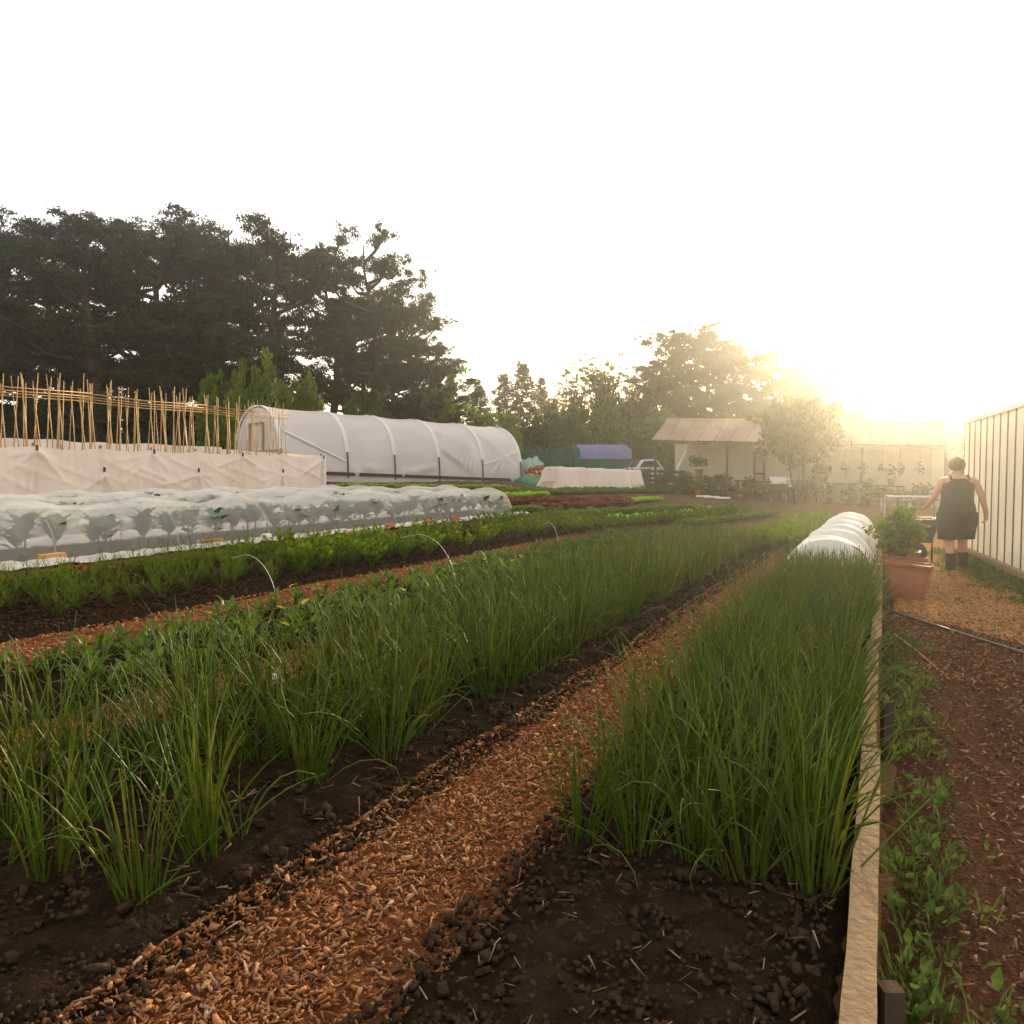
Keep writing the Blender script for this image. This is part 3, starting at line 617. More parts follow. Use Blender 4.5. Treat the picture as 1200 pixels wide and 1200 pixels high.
WTS = [('timber_block', 60, 661, (.30, .13, .06), 'timber', 'orange wood block on the net skirt at the far left'), ('timber_block', 246, 641, (.38, .12, .05), 'timber', 'long orange wood piece weighing the net skirt under the bamboo'), ('stone', 312, 636, (.16, .12, .07), 'stone', 'small pale stone on the net skirt'),
       ('brick', 457, 622, (.22, .11, .075), 'brick', 'red brick on the net skirt, leftmost of three'), ('brick', 504, 616, (.22, .11, .075), 'brick', 'red brick on the net skirt, middle of three'), ('brick', 533, 613, (.22, .11, .075), 'brick', 'red brick on the net skirt, nearest the tunnel end'),
       ('stone', 566, 611, (.24, .16, .08), 'stone', 'pale stone holding the gathered net end'), ('stone', 588, 609, (.28, .16, .07), 'stone', 'pale flat stone past the end of the net tunnel'), ('timber_block', 420, 630, (.34, .1, .05), 'timber', 'weathered wood strip on the soil below the net skirt')]
for nme, px, py, sz, m_, l in WTS:
    g = G(px, py); b = MB(); b.box((0, 0, sz[2] / 2), sz, jit=.012)
    o = b.build(nme, M[m_]); bv = o.modifiers.new('bevel', 'BEVEL'); bv.width = .012; bv.segments = 2; o.location = (g.x, g.y, g.z + .06); o.rotation_euler = (random.gauss(0, .06), 0, R(90 - TH) + random.gauss(0, .35)); tag(o, l, nme.replace('_', ' '))

# ================================================================ ONIONS
def onion_mesh(seed, n=34, hmax=.53):
    random.seed(seed); b = MB()
    for q in range(n):
        a = random.uniform(0, 6.283); r0 = random.random() ** .6 * .055; L = hmax * random.uniform(.45, 1.08); lean = random.uniform(.02, .36) * (1 + (random.random() < .12) * 1.8); cv = random.uniform(.0, .5) * (1 + (random.random() < .20) * 3.4)
        p = Vector((math.cos(a) * r0, math.sin(a) * r0, -.02)); pts = [p.copy()]; th = lean; a2 = a + random.gauss(0, .5); sg = 7
        for i in range(sg):
            th += cv * (i / sg) ** 1.3 * .55; p = p + Vector((math.sin(th) * math.cos(a2), math.sin(th) * math.sin(a2), math.cos(th))) * (L / sg); pts.append(p.copy())
        r_ = random.uniform(.0019, .0038); b.tube(pts, [r_ * (1.0 if i < 5 else 1 - .8 * (i - 4) / 4) for i in range(sg + 1)], 4, False)
    return b.mesh('onion', M['onion'], True)
ON = [onion_mesh(40 + i) for i in range(9)]; ONthin = [onion_mesh(60 + i, 11, .40) for i in range(4)]
def lean_rot(o): o.rotation_euler = (random.gauss(0, .07), random.gauss(0, .07), random.uniform(0, 6.28))
cand = []
for k in range(46):            # right bed: five rows
    for j, v in enumerate(np.linspace(-.80, -.18, 5)):
        u = 2.30 + k * .17 + random.uniform(-.06, .06)
        if u < 9.0: cand.append((u, v + random.uniform(-.04, .04), 0))
for k in range(70):            # left bed: rows, gappy close to the camera and closed further off
    for j, v in enumerate(np.linspace(-2.95, -1.87, 6)):
        u = 1.50 + k * .19 + random.uniform(-.07, .07)
        if u < 13.0 and random.random() < min(.97, .76 + (u - 2.6) * .05): cand.append((u, v + random.uniform(-.06, .06), 1))
cand.sort(key=lambda q: math.hypot(*W(q[0], q[1])))
rest = []
cnt = [0, 0]
for q in cand:
    u, v, bd = q
    if cnt[0] + cnt[1] < 296:
        m_ = random.choice(ON) if random.random() < .88 else random.choice(ONthin); o = mobj('onion_plant', m_, None, P(u, v, .045), 0, random.uniform(.82, 1.12)); lean_rot(o); cnt[bd] += 1
        tag(o, ('clump of upright onion leaves in the bed beside the timber edging', 'clump of upright onion leaves in the bed left of the chip path')[bd], 'onion plant', ('onions in the right bed', 'onions in the left bed')[bd])
    else: rest.append(q)
b = MB()
for u, v, bd in rest:
    random.seed(int(u * 1000)); p0 = P(u, v, .04)
    for q in range(20):
        a = random.uniform(0, 6.283); L = .50 * random.uniform(.5, 1.08); ln = random.uniform(.02, .35); d = Vector((math.cos(a) * math.sin(ln), math.sin(a) * math.sin(ln), math.cos(ln))); r0 = random.random() * .06
        s0 = p0 + Vector((math.cos(a) * r0, math.sin(a) * r0, 0)); b.tube([s0, s0 + d * L * .55, s0 + d * L * .9 + Vector((d.x, d.y, -.1)) * .12], [.0055, .005, .0015], 3, False)
random.seed(5)
tag(b.build('onion_rows', M['onion']), 'dense far end of the onion rows in the left bed', 'onion rows', 'onions in the left bed', 'stuff')

# ================================================================ LEAFY PLANTS
def chard_mesh(seed, yel=False):
    random.seed(seed); b = MB()
    for q in range(20):
        a = q * 2.399 + random.gauss(0, .2); el = random.uniform(.5, 1.25); d = Vector((math.cos(a) * math.cos(el), math.sin(a) * math.cos(el), math.sin(el))); st = random.uniform(.08, .2)
        b.tube([(0, 0, 0), d * st], .005, 3, False); leaf(b, d * st, d, (0, 0, 1), random.uniform(.07, .13), random.uniform(.018, .034), .5, 4, .2)
    return b.mesh('chard', M['chard'])
CH = [chard_mesh(i) for i in range(5)]
def celery_mesh(seed, m_='celery', h=.34):
    random.seed(seed); b = MB()
    for q in range(13):
        a = q * 2.399 + random.gauss(0, .3); el = random.uniform(.75, 1.35); d = Vector((math.cos(a) * math.cos(el), math.sin(a) * math.cos(el), math.sin(el))); L = h * random.uniform(.6, 1)
        tip = d * L; b.tube([(0, 0, 0), d * L * .6 + Vector((0, 0, .01)), tip], [.005, .004, .002], 3, False)
        for z in range(8):
            t = .5 + .5 * z / 7; a3 = random.uniform(0, 6.28); dd = (d + Vector((math.cos(a3), math.sin(a3), random.uniform(-.2, .6))) * 1.1).normalized()
            leaf(b, d * (L * t), dd, (0, 0, 1), random.uniform(.035, .065), random.uniform(.012, .024), .3, 2)
    return b.mesh('celery', M[m_])
CE = [celery_mesh(i) for i in range(5)]
def feather_mesh(seed):
    random.seed(seed); b = MB()
    for q in range(16):
        a = random.uniform(0, 6.28); el = random.uniform(.6, 1.4); d = Vector((math.cos(a) * math.cos(el), math.sin(a) * math.cos(el), math.sin(el))); L = random.uniform(.2, .38)
        b.tube([(0, 0, 0), d * L], [.003, .001], 3, False)
        for z in range(22):
            t = random.uniform(.35, 1); a3 = random.uniform(0, 6.28); dd = (d * .6 + Vector((math.cos(a3), math.sin(a3), random.uniform(0, .8)))).normalized(); leaf(b, d * (L * t), dd, (0, 0, 1), random.uniform(.03, .06), .0035, .2, 1)
    return b.mesh('feather', M['feather'])
FE = [feather_mesh(i) for i in range(4)]
def head_mesh(seed, m_, n=16, r=.13, up=.7):
    random.seed(seed); b = MB()
    for q in range(n):
        a = q * 2.399; el = up * (.25 + .9 * q / n); d = Vector((math.cos(a) * math.cos(el), math.sin(a) * math.cos(el), math.sin(el))); leaf(b, d * .015, d, (0, 0, 1), r * random.uniform(.8, 1.15), r * .38, .25, 3, .3)
    return b.mesh('lettuce', M[m_])
HEADS = {k: [head_mesh(i + 10, k) for i in range(3)] for k in ('lime', 'midgreen', 'redleaf')}
def plant_rows(name, cat, u0, u1, vrows, gap, meshes, label, group, sc=(.85, 1.2), keep=1.0, jit=.06, dz=.05):
    for v in vrows:
        u = u0
        while u < u1:
            u += gap * random.uniform(.8, 1.2)
            if random.random() < keep: tag(mobj(name, random.choice(meshes), None, P(u, v + random.gauss(0, jit), dz), random.uniform(0, 6.28), random.uniform(*sc)), label, cat, group)
plant_rows('chard_plant', 'chard', 2.6, 14.5, (-4.6, -4.35, -4.1, -3.85, -3.62), .24, CH, 'low broad-leaved green plant in the bed behind the left onions', 'chard behind the left onions', (.5, .85))
plant_rows('celery_plant', 'celery', 6.8, 17, (-6.85, -6.35, -5.85), .34, CE, 'leafy upright celery plant in the wide dark bed', 'celery in the wide dark bed', (.8, 1.25), .88, .12)
plant_rows('fennel_plant', 'fennel', 3.0, 9.5, (-7.0, -6.65, -6.25, -5.85), .26, FE, 'feathery fennel plant at the left end of the wide dark bed', 'fennel at the left of the wide dark bed', (.8, 1.15), .9, .08)
plant_rows('celery_plant', 'celery', 4.0, 17, (-7.3,), .55, CE, 'young lime-green celery plant along the row nearest the net tunnel', 'celery nearest the net tunnel', (.42, .62), .85, .06)
b = MB()
for _ in range(16):
    u, v = random.uniform(4, 9), random.uniform(-4.7, -3.5); p = P(u, v, random.uniform(.12, .26)); a = random.uniform(0, 6.28); o_ = MB(); leaf(o_, (0, 0, 0), (math.cos(a), math.sin(a), -.3), (0, 0, 1), .09, .026, .3, 3)
    o = o_.build('yellowed_leaf', M['yellow_leaf']); o.location = p; tag(o, 'small yellowed leaf hanging among the chard', 'leaf', 'yellow leaves in the chard')
# white fibre rods arching over the beds
for (px, py), (qx, qy), l in (((288, 650), (326, 716), 'thin white wire hoop arching left of the chard'), ((490, 626), (536, 694), 'thin white wire hoop arching over the celery'), ((562, 645), (572, 668), 'short white wire stub among the celery'), ((642, 612), (655, 640), 'white wire loop at the onion bed far edge')):
    c0 = G(qx, qy + 6); a = at(px, py, c0.y + .35); b = MB(); pts = []
    for i in range(13):
        t = i / 12; q = a.lerp(c0, t); q.z = c0.z + (a.z - c0.z) * math.sqrt(max(0, 1 - t ** 2.2)); pts.append(q)
    d_ = (a - c0); pts = [Vector((a.x + d_.x * .5, a.y + d_.y * .5, a.z - .05)), ] + pts
    b.tube(pts, .0024, 5); tag(b.build('wire_hoop', M['wire'], smooth=True), l, 'wire hoop')
g = G(322, 806); b = MB(); b.box((0, 0, .04), (.10, .07, .07), jit=.018); o = b.build('stone', M['stone']); o.modifiers.new('bevel', 'BEVEL').width = .02; o.location = g; tag(o, 'cream stone lying between the near left onion clumps', 'stone')

# ---- far rows placed from their ends
def far_row(name, cat, p0, p1, n, w_, meshes, label, group, sc, nrow=1, soil=True):
    A, B = G(*p0), G(*p1); d = (B - A); d.z = 0; L = d.length; d.normalize(); s_ = Vector((d.y, -d.x, 0))
    if soil: quad_sheet('soil_bed', [A - s_ * w_ * .7 - d * .2, B - s_ * w_ * .7 + d * .2, B + s_ * w_ * .7 + d * .2, A + s_ * w_ * .7 - d * .2], M['brownsoil'], .02, 24, .03)
    for r_ in range(nrow):
        for k in range(n):
            q = A + d * (L * (k + random.uniform(.2, .8)) / n) + s_ * (w_ * ((r_ + .5) / nrow - .5) + random.gauss(0, .03)); q.z = HW(q.x, q.y) + .05
            tag(mobj(name, random.choice(meshes), None, q, random.uniform(0, 6.28), random.uniform(*sc)), label, cat, group)
far_row('lettuce', 'lettuce', (395, 572), (600, 574), 34, .5, HEADS['lime'], 'lime lettuce in the reddish bed in front of the polytunnel', 'lettuces in front of the polytunnel', (1.0, 1.4), 1)
far_row('seedling', 'seedling', (400, 576), (640, 578), 40, .6, HEADS['midgreen'], 'small dark green seedling behind the net tunnels', 'seedlings behind the net tunnels', (.8, 1.2), 1)
far_row('lettuce', 'lettuce', (540, 586), (640, 583), 26, .5, HEADS['lime'], 'lime lettuce in the row past the net tunnel end', 'lime lettuces past the net tunnel', (1.3, 1.8), 2)
far_row('red_lettuce', 'red lettuce', (575, 592), (728, 590), 40, .9, HEADS['redleaf'], 'dark red lettuce in the wide red bed', 'red lettuces in the wide red bed', (1.4, 2.0), 4)
far_row('lettuce', 'lettuce', (726, 591), (768, 588), 14, .5, HEADS['lime'], 'lime lettuce in the bright patch ending the red bed', 'lime lettuces ending the red bed', (1.2, 1.6), 2)
far_row('red_lettuce', 'red lettuce', (628, 599), (738, 594), 30, .6, HEADS['redleaf'], 'dark red lettuce in the second red row, right of the green patch', 'red lettuces in the second red row', (1.4, 1.9), 2)
far_row('salad_plant', 'salad plant', (640, 610), (700, 604), 22, .6, HEADS['midgreen'], 'small green plant in the thin row above the celery', 'thin green row above the celery', (1.0, 1.4), 1)
far_row('salad_plant', 'salad plant', (588, 602), (628, 600), 14, .6, HEADS['midgreen'], 'mid green salad plant in the short patch by the net tunnel end', 'salad patch by the net tunnel end', (1.1, 1.6), 2)
far_row('salad_plant', 'salad plant', (600, 581), (810, 579), 44, 1.2, HEADS['midgreen'], 'green salad plant in the bed before the white fleece cage', 'salad bed before the fleece cage', (1.4, 2.0), 4)
far_row('herb_plant', 'herb', (745, 578), (868, 583), 26, 1.3, CE, 'tall green herb plant in the bed before the shed', 'herbs before the shed', (.8, 1.15), 3)
far_row('salad_plant', 'salad plant', (668, 606), (815, 597), 34, .6, HEADS['midgreen'], 'dull green salad plant in the row behind the bright celery', 'dull green row behind the celery', (1.3, 1.8), 2)
far_row('celery_plant', 'celery', (650, 628), (868, 604), 34, .8, CE, 'bright green celery plant in the row behind the onions', 'celery behind the onions', (.8, 1.1), 2)
far_row('lettuce', 'lettuce', (725, 614), (862, 602), 30, .6, HEADS['lime'], 'bright lime lettuce in the long row behind the onions', 'lime lettuces behind the onions', (1.5, 2.1), 2, False)
far_row('celery_plant', 'celery', (905, 650), (962, 620), 22, .8, CE, 'sunlit pale celery plant at the end of the left onion bed', 'celery at the end of the onion bed', (.85, 1.2), 3)
far_row('salad_plant', 'salad plant', (800, 618), (905, 606), 26, .5, HEADS['midgreen'], 'green plant in the row before the bare dirt patch', 'plants before the dirt patch', (1.2, 1.6), 2)

# ================================================================ FLEECE HOOP TUNNEL at the end of the right bed
u0, u1, va = 8.9, 14.8, -.52; L0 = P(u0, va); root = empty('fleece_tunnel', L0, 'short bright white fleece tunnel at the far end of the right onion bed', 'fleece tunnel')
hps = [u0 + .1, u0 + 1.2, u0 + 2.3, u0 + 3.5, u0 + 4.7, u1 - .1]
b = MB()
def fn(i, j):
    u = u0 + (u1 - u0) * i; k = min(abs(u - h) for h in hps); s_ = 1 - .16 * (1 - math.exp(-(k / .28) ** 2)) + .06 * nz(u * 2, 3); a = math.pi * j
    wr = .05 * nz(u * 5 + j * 3, j * 7, 2) + .02 * nz(u * 13, j * 16); return P(u, va - math.cos(a) * .44 * (1 + wr), max(0, math.sin(a)) ** .75 * .53 * s_ * (1 + wr) + .03) - L0
b.grid(fn, 110, 34); b.build('fleece', M['fleece2'], root, True)
for h in hps: b = MB(); b.tube([P(h, va - math.cos(math.pi * j / 12) * .42, math.sin(math.pi * j / 12) ** .75 * .51) - L0 for j in range(13)], .009, 5); b.build('hoop', M['wire'], root, True)
for e in (u0, u1):
    b = MB(); b.v = [tuple(P(e, va - math.cos(math.pi * j / 16) * .44, math.sin(math.pi * j / 16) ** .75 * .51 + .02) - L0) for j in range(17)] + [tuple(P(e + .15 * (1 if e == u1 else -1), va, .03) - L0)]
    b.f = [(j, j + 1, 17) for j in range(16)]; b.build('end_flap', M['fleece2'], root)

# ================================================================ TIMBER BED EDGING
root = empty('bed_edging', P(.8, -.03, -.2), 'weathered timber board edging along the right side of the onion bed', 'board edging'); L0 = P(.8, -.03, -.2); u = .8
while u < 15.4:
    ln = random.uniform(2.2, 2.8); vo = -.03 + random.gauss(0, .012); b = MB(); k = 14
    z0 = random.gauss(0, .008)
    rings = []
    for i in range(k + 1):
        uu = u + (ln - .012) * i / k; dv = vo + .006 * nz(uu * 4, 1); t = .034 + .004 * nz(uu * 9, 4); tp_ = .10 + z0 + .007 * nz(uu * 5, 2)
        rings.append([P(uu, dv, 0) * 1 for _ in range(4)])
        base = -.30; zz = H(uu, -.3)
        x1, y1 = W(uu, dv - t); x2, y2 = W(uu, dv + t)
        rings[-1] = [Vector((x1, y1, base)) - L0, Vector((x2, y2, base)) - L0, Vector((x2, y2, tp_ + .0)) - L0, Vector((x1, y1, tp_ + .006)) - L0]
    b.loft(rings); b.build('board', M['boardwood'], root); u += ln
for u in np.arange(1.9, 15, 2.45):
    b = MB(); b.beam(P(u, .035, -.15) - L0 + Vector((0, 0, 0)), Vector((*W(u, .035), .07)) - L0, .045); b.build('stake', M['darkwood'], root)

# hose, stick
b = MB(); pts = [a0.lerp(a1, t) for t in np.linspace(-.02, 1, 26)]; pts = [Vector((p.x + .05 * nz(p.x * 1.5, 9), p.y + .10 * nz(p.x * 1.2, 3), HW(p.x, p.y) + .035 + .01 * nz(p.x * 4, 1))) for p in pts]
b.tube(pts, .014, 8); tag(b.build('hose', M['black'], smooth=True), 'dark hose lying across the path where the sawdust begins', 'hose')
b = MB(); a, c0 = G(1048, 750), G(1111, 797); b.tube([a + Vector((0, 0, .05)), a.lerp(c0, .5) + Vector((0.01, 0, .035)), c0 + Vector((0, 0, .015))], [.007, .006, .003], 6); tag(b.build('stick', M['bleached'], smooth=True), 'thin pale stick lying on the dark mulch by the edging', 'stick')
b = MB(); a, c0 = G(1050, 830), G(1150, 905); b.tube([a + Vector((0, 0, .03)), a.lerp(c0, .45) + Vector((0.02, 0, .025)), c0 + Vector((0, 0, .012))], [.006, .005, .003], 6); tag(b.build('stick', M['darkwood'], smooth=True), 'thin dark twig on the mulch near the bottom of the path', 'stick')

# weeds: tufts at the board foot, by the wall
def tuft_field(name, pts, label, m_='weed', h=.12, per=14):
    b = MB()
    for p in pts:
        for q in range(per):
            a = random.uniform(0, 6.28); r_ = random.random() * .07; L = h * random.uniform(.4, 1.3); s0 = Vector(p) + Vector((math.cos(a) * r_, math.sin(a) * r_, -.01)); d = Vector((math.cos(a) * random.uniform(.2, 1.1), math.sin(a) * random.uniform(.2, 1.1), 1)).normalized()
            if random.random() < .45: leaf(b, s0 + d * L * .4, d, (0, 0, 1), L * .5, L * .14, .5, 2)
            else: k = len(b.v); s_ = Vector((-math.sin(a), math.cos(a), 0)) * .003; t_ = s0 + d * L; mdl = s0 + d * L * .5 + Vector((0, 0, .1 * L)); b.v += [tuple(s0 - s_), tuple(s0 + s_), tuple(mdl + s_), tuple(mdl - s_), tuple(t_)]; b.f += [(k, k + 1, k + 2, k + 3), (k + 3, k + 2, k + 4)]
    tag(b.build(name, M[m_]), label, 'weeds', kind='stuff')
def wp(u, v): x, y = W(u, v); return (x, y, H(u, v) + .02)
tuft_field('weeds', [wp(random.uniform(1.5, 3.9), .06 + abs(random.gauss(0, .10))) for _ in range(75)], 'green weeds at the foot of the timber edging in the foreground', h=.085)
tuft_field('weeds', [wp(random.uniform(4.2, 7.4), .06 + abs(random.gauss(0, .12))) for _ in range(80)], 'dull grass along the timber edging before the terracotta pots', h=.08)
ga, gb = G(1200, 683), G(1128, 648)
wd_ = Vector((gb.x - ga.x, gb.y - ga.y, 0)).normalized(); wn_ = Vector((-wd_.y, wd_.x, 0))
def wallpt(s_, o_): p = Vector((gb.x, gb.y, 0)) - wd_ * s_ + wn_ * o_; return (p.x, p.y, HW(p.x, p.y) + .02)
tuft_field('weeds', [wallpt(random.uniform(0, 6.5), .08 + abs(random.gauss(0, .28))) for _ in range(420)], 'grass and weeds along the foot of the white greenhouse wall', h=.10)

# ================================================================ GREENHOUSE with whitewashed panels on the right
WH = 2.35; zg = gb.z - .02; L0 = Vector((gb.x, gb.y, zg)); root = empty('greenhouse', L0, 'whitewashed greenhouse side with dark glazing bars along the right of the path', 'greenhouse')
rd = -wn_    # away from the path
pitchw, n_ = .44, 24
for k in range(n_):
    s0, s1 = k * pitchw + .012, (k + 1) * pitchw - .012; A = -wd_ * s0; B = -wd_ * s1
    b = MB(); b.box((0, 0, 0), (1, 1, 1)); b.v = []; b.f = []
    th = rd * .012
    vs4 = [A + Vector((0, 0, .16)), B + Vector((0, 0, .16)), B + Vector((0, 0, WH - .03)), A + Vector((0, 0, WH - .03))]
    b.add(vs4 + [p + th for p in vs4], [(0, 1, 2, 3), (7, 6, 5, 4), (0, 4, 5, 1), (1, 5, 6, 2), (2, 6, 7, 3), (3, 7, 4, 0)]); b.build('panel', M['whitewash'], root)
    vs4 = [A + Vector((0, 0, WH)), B + Vector((0, 0, WH)), B + rd * 2.4 + Vector((0, 0, WH + 1.15)), A + rd * 2.4 + Vector((0, 0, WH + 1.15))]; b = MB(); b.add(vs4, [(0, 1, 2, 3)]); b.build('roof_pane', M['whitewash'], root)
for k in range(n_ + 1):
    b = MB(); A = -wd_ * (k * pitchw) - rd * .015; b.beam(A + Vector((0, 0, .05)), A + Vector((0, 0, WH)), .014, .03, up=(wd_.x, wd_.y, 0)); b.build('glazing_bar', M['bar'], root)
b = MB(); b.beam(-rd * .01 + Vector((0, 0, .06)) + wd_ * .04, -wd_ * (n_ * pitchw) - rd * .01 + Vector((0, 0, .06)), .12, .19); b.build('base_board', M['bleached'], root)
b = MB(); b.beam(Vector((0, 0, WH)) + wd_ * .04, -wd_ * (n_ * pitchw) + Vector((0, 0, WH)), .09, .07); b.build('eave_rail', M['whitepaint'], root)
b = MB(); e = wd_ * .02; b.add([e, e + rd * 4.8, e + rd * 4.8 + Vector((0, 0, WH)), e + rd * 2.4 + Vector((0, 0, WH + 1.15)), e + Vector((0, 0, WH))], [(0, 1, 2, 3, 4)]); b.build('gable_end', M['whitewash'], root)

# ================================================================ SHED
sl_ = at(765, 514, 32.45); sr_ = at(1112, 520, 28.0)
ed = Vector((sr_.x - sl_.x, sr_.y - sl_.y, 0)); SLn = ed.length; ed.normalize(); bk = Vector((-ed.y, ed.x, 0)); zl = HW(sl_.x, sl_.y); root = empty('shed', (sl_.x, sl_.y, zl), 'long open-fronted shed with pink corrugated roof sheets and cream wall', 'shed')
O = Vector((sl_.x, sl_.y, zl)); ez = lambda t: sl_.z + (sr_.z - sl_.z) * t - zl
gz = lambda p: HW(p.x + O.x, p.y + O.y) - zl
DP, RS = 2.6, .95; npn = 17
def rp(t, d_, lift=0): return ed * (SLn * t) + bk * d_ + Vector((0, 0, ez(t) + RS * min(1, d_ / DP) + lift - (RS * (d_ - DP) / DP if d_ > DP else 0)))
for k in range(npn):      # corrugated sheets, two courses
    for (d0, d1, lf) in ((-.12, 1.35, 0), (1.27, DP, .02)):
        b = MB(); t0, t1 = k / npn - .002, (k + 1) / npn - .004
        b.grid(lambda i, j: rp(t0 + (t1 - t0) * i, d0 + (d1 - d0) * j, lf + .022 * math.sin(i * math.pi * 12)), 25, 3); b.build('roof_sheet', M['roofsheet'], root, True)
    b = MB(); b.grid(lambda i, j: rp(t0 + (t1 - t0) * i, DP + DP * j, .0), 2, 2); b.build('roof_sheet', M['roofsheet'], root)
    b = MB(); b.beam(rp(t0, -.1, -.06), rp(t0, DP, -.06), .05, .08); b.build('rafter', M['darkwood'], root)
b = MB(); b.beam(rp(-.005, DP, .03), rp(1.0, DP, .03), .14, .05); b.build('ridge_cap', M['bleached'], root)
b = MB(); b.beam(rp(-.005, -.05, -.11), rp(1.0, -.05, -.11), .06, .14); b.build('eave_beam', M['darkwood'], root)
for d_ in (.8, 1.7): b = MB(); b.beam(rp(0, d_, -.1), rp(1, d_, -.1), .05, .05); b.build('purlin', M['bleached'], root)
for px in (768, 852, 942, 1010, 1108):
    d = ray(px, 540); nn = Vector((bk.x, bk.y, 0)); k = bk.dot(Vector((O.x, O.y, 0))) / (bk.x * d[0] + bk.y * d[1]); q = Vector((d[0] * k - O.x, d[1] * k - O.y, 0)); t = q.dot(ed) / SLn
    b = MB(); p = ed * (SLn * t); b.beam(p + Vector((0, 0, gz(p) - .1)), p + Vector((0, 0, ez(t) - .05)), .085, up=(ed.x, ed.y, 0)); b.build('post', M['darkwood'], root)
WD = 1.5; t0 = .115    # cream wall set back under the roof
nb = 22
for k in range(nb):
    ta = t0 + (1 - t0) * k / nb; tb = t0 + (1 - t0) * (k + 1) / nb - .0012
    if k in (6,): continue
    b = MB(); A = ed * (SLn * ta) + bk * WD; B_ = ed * (SLn * tb) + bk * WD; th = bk * .03
    q = [A + Vector((0, 0, gz(A) - .1)), B_ + Vector((0, 0, gz(B_) - .1)), B_ + Vector((0, 0, ez(tb) + .02)), A + Vector((0, 0, ez(ta) + .02))]
    b.add(q + [p + th for p in q], [(0, 1, 2, 3), (7, 6, 5, 4), (0, 4, 5, 1), (1, 5, 6, 2), (2, 6, 7, 3), (3, 7, 4, 0)]); b.build('wall_panel', M['wallboard'], root)
ta = t0 + (1 - t0) * 6 / nb; A = ed * (SLn * (ta + .003)) + bk * (WD - .03); B_ = A + ed * (SLn * (1 - t0) / nb * .9); zb = gz(A)
b = MB()
for z_ in (.15, 1.0, 1.85): b.beam(A + Vector((0, 0, zb + z_)), B_ + Vector((0, 0, zb + z_)), .07)
for p in (A, B_): b.beam(p + Vector((0, 0, zb)), p + Vector((0, 0, zb + 1.9)), .07, up=(1, 0, 0))
dr = b.build('door', M['darkwood'], root); b = MB(); b.add([A + bk * .02 + Vector((0, 0, zb + .1)), B_ + bk * .02 + Vector((0, 0, zb + .1)), B_ + bk * .02 + Vector((0, 0, zb + 1.9)), A + bk * .02 + Vector((0, 0, zb + 1.9))], [(0, 1, 2, 3)]); b.build('door_pane', M['whitewash'], dr)
for k in range(14):     # bright clerestory panes above the wall
    ta = t0 + (1 - t0) * k / 14 + .002; tb = t0 + (1 - t0) * (k + 1) / 14 - .004; b = MB(); A = ed * (SLn * ta) + bk * (WD - .02); B_ = ed * (SLn * tb) + bk * (WD - .02)
    b.add([A + Vector((0, 0, ez(ta) + .06)), B_ + Vector((0, 0, ez(tb) + .06)), B_ + Vector((0, 0, ez(tb) + RS * WD / DP - .12)), A + Vector((0, 0, ez(ta) + RS * WD / DP - .12))], [(0, 1, 2, 3)]); b.build('clerestory_pane', M['whitewash'], root)
b = MB(); A = ed * (SLn * t0) + bk * (WD - .1); b.beam(A + Vector((0, 0, ez(t0) - .1)), A - ed * .35 - bk * .8 + Vector((0, 0, gz(A) + 1.0)), .09); b.build('brace', M['whitepaint'], root)
b = MB(); A = bk * 3.9; B_ = bk * 3.9 + ed * SLn; b.add([A + Vector((0, 0, -.3)), B_ + Vector((0, 0, -.3)), B_ + Vector((0, 0, ez(1) + .2)), A + Vector((0, 0, ez(0) + .2))], [(0, 1, 2, 3)]); b.build('rear_wall', M['wallboard'], root)
def shedpt(px, off, dz):
    d = ray(px, 540); k = (bk.dot(Vector((O.x, O.y, 0))) + off) / (bk.x * d[0] + bk.y * d[1]); x, y = d[0] * k, d[1] * k; return Vector((x, y, HW(x, y) + dz))
# hanging baskets
BK = [1012, 1034, 1055, 1078, 990]
def basket_mesh(seed):
    V, Fc = leaf_cloud([(0, 0, 0), (.08, .05, -.06), (-.09, 0, -.08), (0, -.08, -.15), (0, .03, .1)], [.16, .13, .14, .12, .10], 60, .035, 1, 1.6); return npmesh('foliage', V, Fc, M['broadleaf'], 4)
BM = [basket_mesh(i) for i in range(2)]
for i, px in enumerate(BK):
    p = shedpt(px, .05, 0); zt = at(px, 527, p.y).z; ph = at(px, 548, p.y).z
    o = empty('hanging_basket', (p.x, p.y, ph), 'leafy hanging basket under the shed eave', 'hanging basket', 'baskets under the shed eave')
    mobj('foliage', BM[i % 2], o, (0, 0, .03)); b = MB(); b.loft([[(math.cos(a) * r_, math.sin(a) * r_, z) for a in np.linspace(0, 5.5, 8)] for r_, z in ((.05, -.16), (.13, -.08), (.16, 0))]); b.build('bowl', M['darkwood'], o); b = MB(); b.tube([(0, 0, 0), (0, 0, zt - ph + .05)], .006, 4); b.build('chain', M['black'], o)
# potting benches and potted plants before the shed
def pot_mesh(r=.14, h=.24, m_='greypot'):
    b = MB(); n = 16; rg = lambda r_, z: [(math.cos(2 * math.pi * k / n) * r_, math.sin(2 * math.pi * k / n) * r_, z) for k in range(n)]
    b.loft([rg(r * .72, 0), rg(r * .95, h * .86), rg(r * 1.06, h * .87), rg(r * 1.08, h), rg(r * .96, h), rg(r * .92, h * .85)]); return b.mesh('pot', M[m_], False)
PM = pot_mesh(); PT = pot_mesh(.14, .24, 'terracotta')
def bushlet(seed, m_, r=.28, n=5, per=70, sz=.04):
    random.seed(seed); V, Fc = leaf_cloud([(random.gauss(0, r * .4), random.gauss(0, r * .4), random.uniform(.1, r * 1.8)) for _ in range(n)], [r * random.uniform(.4, .7) for _ in range(n)], per, sz, 1, 1.7); return npmesh('foliage', V, Fc, M[m_], 4)
